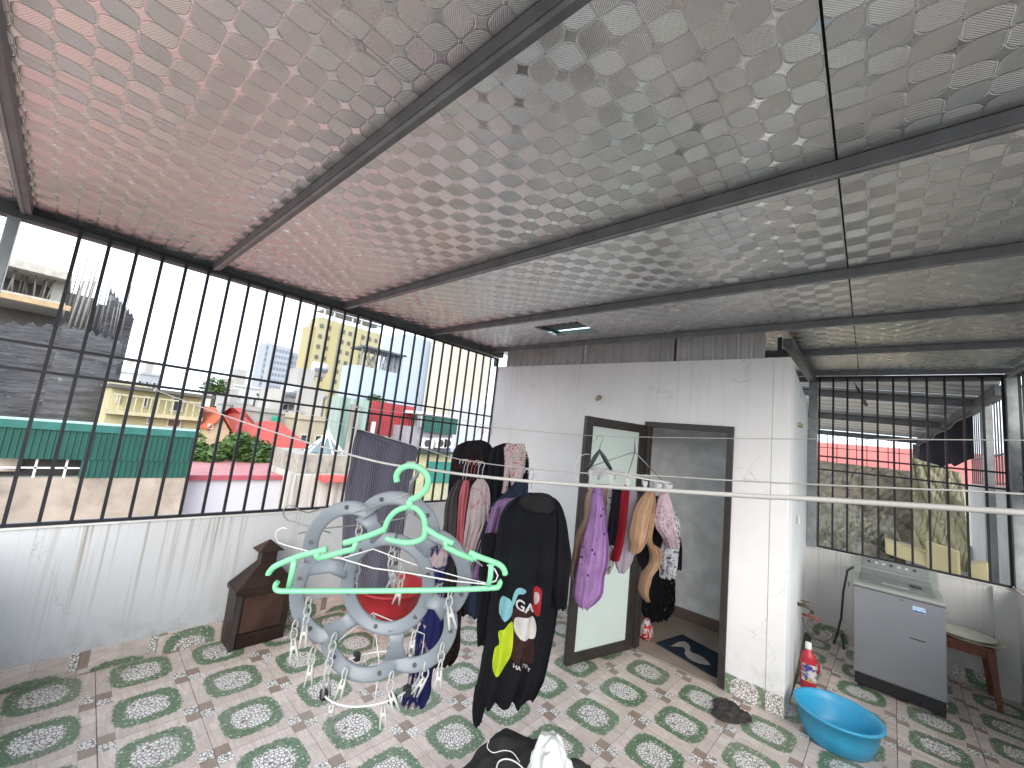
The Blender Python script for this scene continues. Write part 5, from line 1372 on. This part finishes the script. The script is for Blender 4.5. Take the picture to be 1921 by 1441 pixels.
# red corrugated wall
rc = thing('red_shed', 'red corrugated metal wall below the pale blue building', 'shed')
D = 20
ya, yb2 = yz(693, 785, D)[0], yz(783, 790, D)[0]; zt_ = yz(735, 757, D)[1]; zb_ = yz(735, 818, D)[1]
ribbed_box('sheet', M('red corrugated', (.30, .035, .04), .6, scale=2), rc, -D, ya, yb2 - (yb2 - ya) * .12, zb_, zt_, .16, .04)
box('cream_wall', M('cream wall', (.42, .38, .25), .8), rc, -D - 4, -D - .06, ya, yb2, STREET, zb_ + .3)
box('sheet_back', M('tan panel', (.45, .36, .27), .8), rc, -D - .05, -D - .02, ya, yb2, zb_, zt_ - .35)
box('vent_box', WHITE, rc, -D + .05, -D + .15, yz(684, 800, D)[0] + .3, yz(695, 800, D)[0] + .2, yz(690, 815, D)[1], yz(690, 790, D)[1])
# green corrugated with AC units
gc = thing('green_fronted_house', 'house with dark green corrugated front and air conditioners below it', 'house')
D = 18.5
ya, yb2 = yz(785, 800, D)[0], yz(852, 800, D)[0]; zt_ = yz(820, 778, D)[1]; zb_ = yz(820, 812, D)[1]
box('wall', M('grey lilac render', (.27, .25, .28), .85), gc, -D - 4, -D - .05, ya - .6, yb2, STREET, zb_ + .2)
ribbed_box('green_sheet', GS, gc, -D + .25, ya, yb2, zb_, zt_ - .1, .14, .03)
box('roof_edge', WHITE, gc, -D - 4, -D + .4, ya - .1, yb2 + .1, zt_ - .08, zt_ + .05)
for x_ in (786, 812, 826):
    yy, zz = yz(x_, 830, D)
    m_ = MB(); m_.box(-D, -D + .35, yy, yy + .75, zz - .28, zz + .28); o = m_.done('air_conditioner', M('ac white', (.62, .62, .6), .5), gc, bevel=.02)
    mb = MB(); mb.tube([(-D + .351, yy + .3, zz), (-D + .37, yy + .3, zz)], .2, 18); mb.done('fan_grille', DARKC, o)
box('canopy', M('dark canopy green', (.02, .05, .04), .7), gc, -D - .1, -D + .6, ya - .2, yb2, yz(820, 850, D)[1], yz(820, 846, D)[1])
box('yellow_wall', M('pale yellow wall', (.46, .43, .26), .8), gc, -D - .04, -D + .1, ya - .6, yb2, STREET, yz(820, 852, D)[1])
box('green_door', M('green panel', (.03, .2, .16), .6), gc, -D + .101, -D + .16, yz(800, 880, D)[0], yz(845, 880, D)[0], yz(820, 905, D)[1], yz(820, 866, D)[1])

# added red roof, unseen below the left parapet, reflecting pink onto the foil ceiling
nr_ = thing('pink_bounce_roof', 'added red sheet roof, unseen below the left parapet, reflecting pink onto the ceiling', 'roof')
ribbed = None
mb = MB(); mb.hexa([(-11.3, -7, -2.6), (-4.6, -7, -1.9), (-4.6, 9, -1.9), (-11.3, 9, -2.6), (-11.3, -7, -2.55), (-4.6, -7, -1.85), (-4.6, 9, -1.85), (-11.3, 9, -2.55)])
mb.done('sheet', M('faded red sheet', (.50, .24, .22), .55, scale=1), nr_)
box('wall', CRE, nr_, -11.2, -4.7, -6.9, 8.9, STREET, -2.61)

# ------------------------------------------------------------------ outside: beyond the rear grille
nb = thing('neighbour_canopy', 'neighbour terrace canopy of silver sheet sloping down beyond the rear grille', 'canopy')
SIL = NT('silver sheet').set(.35, .6)
xg, yg, zg = SIL.sep(SIL.coord('Object'))[:3]
bnd = SIL.math('SINE', SIL.math('MULTIPLY', yg, 38)); SIL.l(SIL.mix(SIL.ramp(bnd, .5, 1), (.66, .67, .68), (.42, .43, .44)), SIL.b.inputs['Base Color']); SIL.bump(SIL.math('ADD', bnd, SIL.noise(SIL.coord('Object'), 30, 3)), .5, .01); SIL = SIL.m
A = on(1540, 730, 1, 6.75); B = on(1880, 712, 1, 6.75); C_ = on(1725, 822, 1, 9.6); D_ = on(1530, 795, 1, 9.6)
D_.z = C_.z = (D_.z + C_.z) / 2
A = Vector((-.85, 6.72, 3.22)); B = Vector((1.08, 6.72, 3.05)); C_ = Vector((.64, 9.6, 2.62)); D_ = Vector((-1.3, 9.6, 2.70)); 
npan = 6
for k in range(npan):
    f0, f1 = k / npan, (k + 1) / npan - .01
    a0_, b0_ = A.lerp(D_, f0), B.lerp(C_, f0); a1_, b1_ = A.lerp(D_, f1), B.lerp(C_, f1)
    MB().hexa([a0_, b0_, b1_, a1_, a0_ + Vector((0,0,.03)), b0_ + Vector((0,0,.03)), b1_ + Vector((0,0,.03)), a1_ + Vector((0,0,.03))]).done('sheet_panel', SIL, nb)
for f in (.22, .62, 1.0):
    a0_, b0_ = A.lerp(D_, f), B.lerp(C_, f)
    mb = MB(); mb.hexa([a0_ + Vector((0,-.03,-.09)), b0_ + Vector((0,-.03,-.09)), b0_ + Vector((0,.03,-.09)), a0_ + Vector((0,.03,-.09)), a0_ + Vector((0,-.03,-.005)), b0_ + Vector((0,-.03,-.005)), b0_ + Vector((0,.03,-.005)), a0_ + Vector((0,.03,-.005))]); mb.done('beam', GALVD, nb)
mb = MB(); b0_, b1_ = B, C_; mb.hexa([b0_ + Vector((-.04,0,-.12)), b0_ + Vector((.04,0,-.12)), b1_ + Vector((.04,0,-.12)), b1_ + Vector((-.04,0,-.12)), b0_ + Vector((-.04,0,-.01)), b0_ + Vector((.04,0,-.01)), b1_ + Vector((.04,0,-.01)), b1_ + Vector((-.04,0,-.01))]); mb.done('beam', GALVD, nb)
mb = MB(); mb.tube([(-.14, 6.9, 3.15), (-.02, 7.9, 2.95)], .03, 6); mb.done('pipe', BLK, nb)
for x_, y_, z_ in ((.60, 9.62, 2.52), (-.9, 9.6, 2.58), (1.04, 7.2, 2.9)): box('post', GALV, nb, x_ - .04, x_ + .04, y_ - .04, y_ + .04, -.3, z_)
tag(box('neighbour_floor', CONC, None, -2.6, 1.6, YC + .14, 10.2, -.32, -.04), kind='structure')
pn = thing('parapet_wall', 'low grey wall of the neighbour terrace beyond the rear grille', 'wall')
box('wall', M('grey neighbour wall', (.40, .39, .37), .9), pn, -1.3, 1.2, 9.7, 9.8, -.3, 1.0)
SIDE = M('pale ribbed side sheet', (.52, .52, .50), .6, 0, .08, 3, .05, dirt=(.3, .28, .24))
yq = YC + .2
while yq < 9.7:
    box('side_panel', SIDE, pn, 1.2, 1.23 + (.006 if int(yq * 10) % 2 else 0), yq, yq + .146, -.3, 1.96); yq += .15
gg = thing('window_grille', 'thin bar grille on the far side of the neighbour terrace', 'grille', 'black bar grilles round the terrace')
for k in range(15): box('bar', BLK, gg, -1.0 + k * .14 - .006, -1.0 + k * .14 + .006, 9.74, 9.752, 1.0, 2.6)
for z in (1.75, 1.95, 2.35): box('rail', BLK, gg, -1.1, 1.1, 9.735, 9.757, z - .006, z + .006)
g3 = thing('window_grille', 'bar grille with dark net along the right side of the neighbour terrace', 'grille', 'black bar grilles round the terrace')
for k in range(22): box('bar', BLK, g3, 1.235, 1.25, YC + .3 + k * .15, YC + .315 + k * .15, 1.965, 3.05)
for z in (1.99, 2.35, 3.04): box('rail', BLK, g3, 1.232, 1.255, YC + .2, 9.8, z - .01, z + .01)
# dark tarp
tpn = thing('dark_tarpaulin', 'dark violet tarpaulin bulging along the neighbour side grille', 'tarpaulin')
mb = MB(); g = []
for i in range(17):
    row = []
    y = 7.3 + 2.2 * i / 16
    for j in range(13):
        f_ = i / 16; q_ = C_.lerp(B, f_ * .72); zt__ = q_.z - .13; zb__ = 2.12 + .10 * f_ + .04 * math.sin(i * .9) - .12 * math.sin(PI * min(1, f_ * 1.6)); z = zb__ + (zt__ - zb__) * j / 12
        row.append(mb.bm.verts.new((q_.x - .07 * math.sin(PI * j / 12) * math.sin(PI * f_) - .02 * math.sin(i * 1.1), q_.y, z)))
    g.append(row)
for i in range(16):
    for j in range(12): mb.bm.faces.new((g[i][j], g[i+1][j], g[i+1][j+1], g[i][j+1])).smooth = True
mb.done('sheet', cloth('dark violet tarp', (.028, .024, .034)), tpn)
td = thing('dark_tarpaulin', 'dark blue net screen at the right edge outside the side grille', 'tarpaulin')
mb = MB(); mb.box(XD + .35, XD + .38, 3.2, 6.3, 1.9, 2.62); mb.done('sheet', cloth('dark blue net', (.03, .028, .045)), td)
# plastic-wrapped foam and boards stacked behind the grille
wrapm = NT('dusty plastic wrap').set(.25, 0, .6)
v = wrapm.coord('Object'); cl = wrapm.mix(wrapm.ramp(wrapm.noise(v, 2.5, 5, .6, .8), .35, .65), (.17, .165, .12), (.46, .44, .35)); cl = wrapm.mix(wrapm.math('MULTIPLY', wrapm.ramp(wrapm.noise(wrapm.coord('Object', (1, 1, .4)), 4, 5, .7, 1), .56, .62), .7), cl, (.52, .52, .44))
wrapm.l(cl, wrapm.b.inputs['Base Color']); wrapm.bump(wrapm.noise(v, 5, 6, .7, 1.5), .9, .05); wrapm = wrapm.m
def crumple_sheet(label, p00, p10, p11, p01, amp, seed, mat, name='plastic_sheet', cat='plastic sheet', n=70):
    t = thing(name, label, cat, 'wrapped boards stacked behind the rear grille')
    mb = MB(); p00, p10, p11, p01 = map(Vector, (p00, p10, p11, p01)); nn = (p10 - p00).cross(p01 - p00).normalized(); g = []
    for i in range(n + 1):
        row = []
        for j in range(n + 1):
            u, w_ = i / n, j / n; p = p00.lerp(p10, u).lerp(p01.lerp(p11, u), w_)
            rd = .8 * abs(noise.noise(Vector((u * 5 + w_ * 4 + seed, w_ * 2.2, 0)))) + .45 * abs(noise.noise(Vector((u * 12 - w_ * 6, w_ * 5 + seed, 1)))) + .25 * abs(noise.noise(Vector((u * 26, w_ * 20 + seed, 1))))
            row.append(mb.bm.verts.new(p + nn * amp * rd * 2))
        g.append(row)
    for i in range(n):
        for j in range(n): mb.bm.faces.new((g[i][j], g[i+1][j], g[i+1][j+1], g[i][j+1])).smooth = True
    o = mb.done('sheet', mat, t); s_ = o.modifiers.new('s', 'SOLIDIFY'); s_.thickness = .008
    return t
crumple_sheet('olive crumpled plastic covering the lower left stack behind the rear grille', (-.6, 6.9, .9), (.35, 6.8, .75), (.25, 7.4, 1.35), (-.6, 7.5, 1.5), .09, 2, wrapm)
crumple_sheet('hanging dusty clear plastic behind the left bars of the rear grille', (-.6, 7.6, 1.1), (.45, 7.6, 1.1), (.45, 7.7, 2.02), (-.6, 7.7, 2.05), .07, 5, M('hazy clear plastic', (.36, .32, .25), .3, 0, .35, 3, .5, 6, dirt=(.20, .09, .08), dirtamt=.5, bdist=.04))
crumple_sheet('upright beige wrapped sheet at the centre right of the rear grille', (.40, 7.15, .95), (.86, 7.05, .95), (.84, 7.3, 2.05), (.42, 7.4, 2.2), .05, 9, M('beige wrap', (.40, .38, .25), .35, 0, .2, 2, .5, 5, bdist=.04))
FOAM = M('cream foam board', (.62, .55, .32), .7, 0, .1, 2, .1)
for lb, pts in (('long cream foam board lying across the wrapped stack', [(.15, 6.72, 1.02), (.62, 6.60, .96), (.62, 6.95, .96), (.15, 7.1, 1.02)]),
                ('upright cream foam board leaning behind the rear grille', [(.48, 6.62, .92), (.72, 6.56, .88), (.74, 6.66, .88), (.50, 6.74, .92)]),
                ('short cream foam block near the right post of the rear grille', [(.80, 6.60, .90), (.93, 6.58, .95), (.95, 6.8, .95), (.82, 6.85, .90)])):
    t = thing('foam_board', lb, 'foam board', 'foam boards behind the rear grille'); h_ = .33 if 'upright' in lb else (.14 if 'long' in lb else .2)
    MB().hexa([Vector(p) for p in pts] + [Vector(p) + Vector((0, .06, h_)) for p in pts]).done('board', FOAM, t, bevel=.01)
# red roof band and houses far behind
rb = thing('red_roof_building', 'building with a broad red sheet roof seen through the rear grille', 'building')
q0, q1 = on(1535, 880, 1, 18), on(1730, 900, 1, 18); zt_ = on(1600, 846, 1, 18).z; zb_ = on(1600, 888, 1, 18).z
MB().hexa([(q0.x - 4, 18, zb_), (q1.x + 5, 18, zb_), (q1.x + 5, 24, zb_), (q0.x - 4, 24, zb_), (q0.x - 4, 20.5, zt_ + .35), (q1.x + 5, 20.5, zt_ + .35), (q1.x + 5, 21, zt_ + .35), (q0.x - 4, 21, zt_ + .35)]).done('roof', M('red sheet roof', (.42, .09, .07), .6, scale=1), rb)
box('wall', CM[3], rb, q0.x - 3.8, q1.x + 4.8, 18.2, 23.8, STREET, zb_)
wb2 = thing('city_house', 'white far block above the red roof seen through the rear grille', 'house')
q0 = on(1545, 840, 1, 40); box('wall', CM[5], wb2, q0.x - 6, q0.x + 9, 40, 46, STREET, on(1600, 838, 1, 40).z)
mb = MB(); px_q = on(1620, 842, 1, 38); mb.box(px_q.x - 3, px_q.x + 6, 38, 38.3, STREET, px_q.z); mb.done('wall', M('green far wall', (.25, .42, .36), .8), wb2)
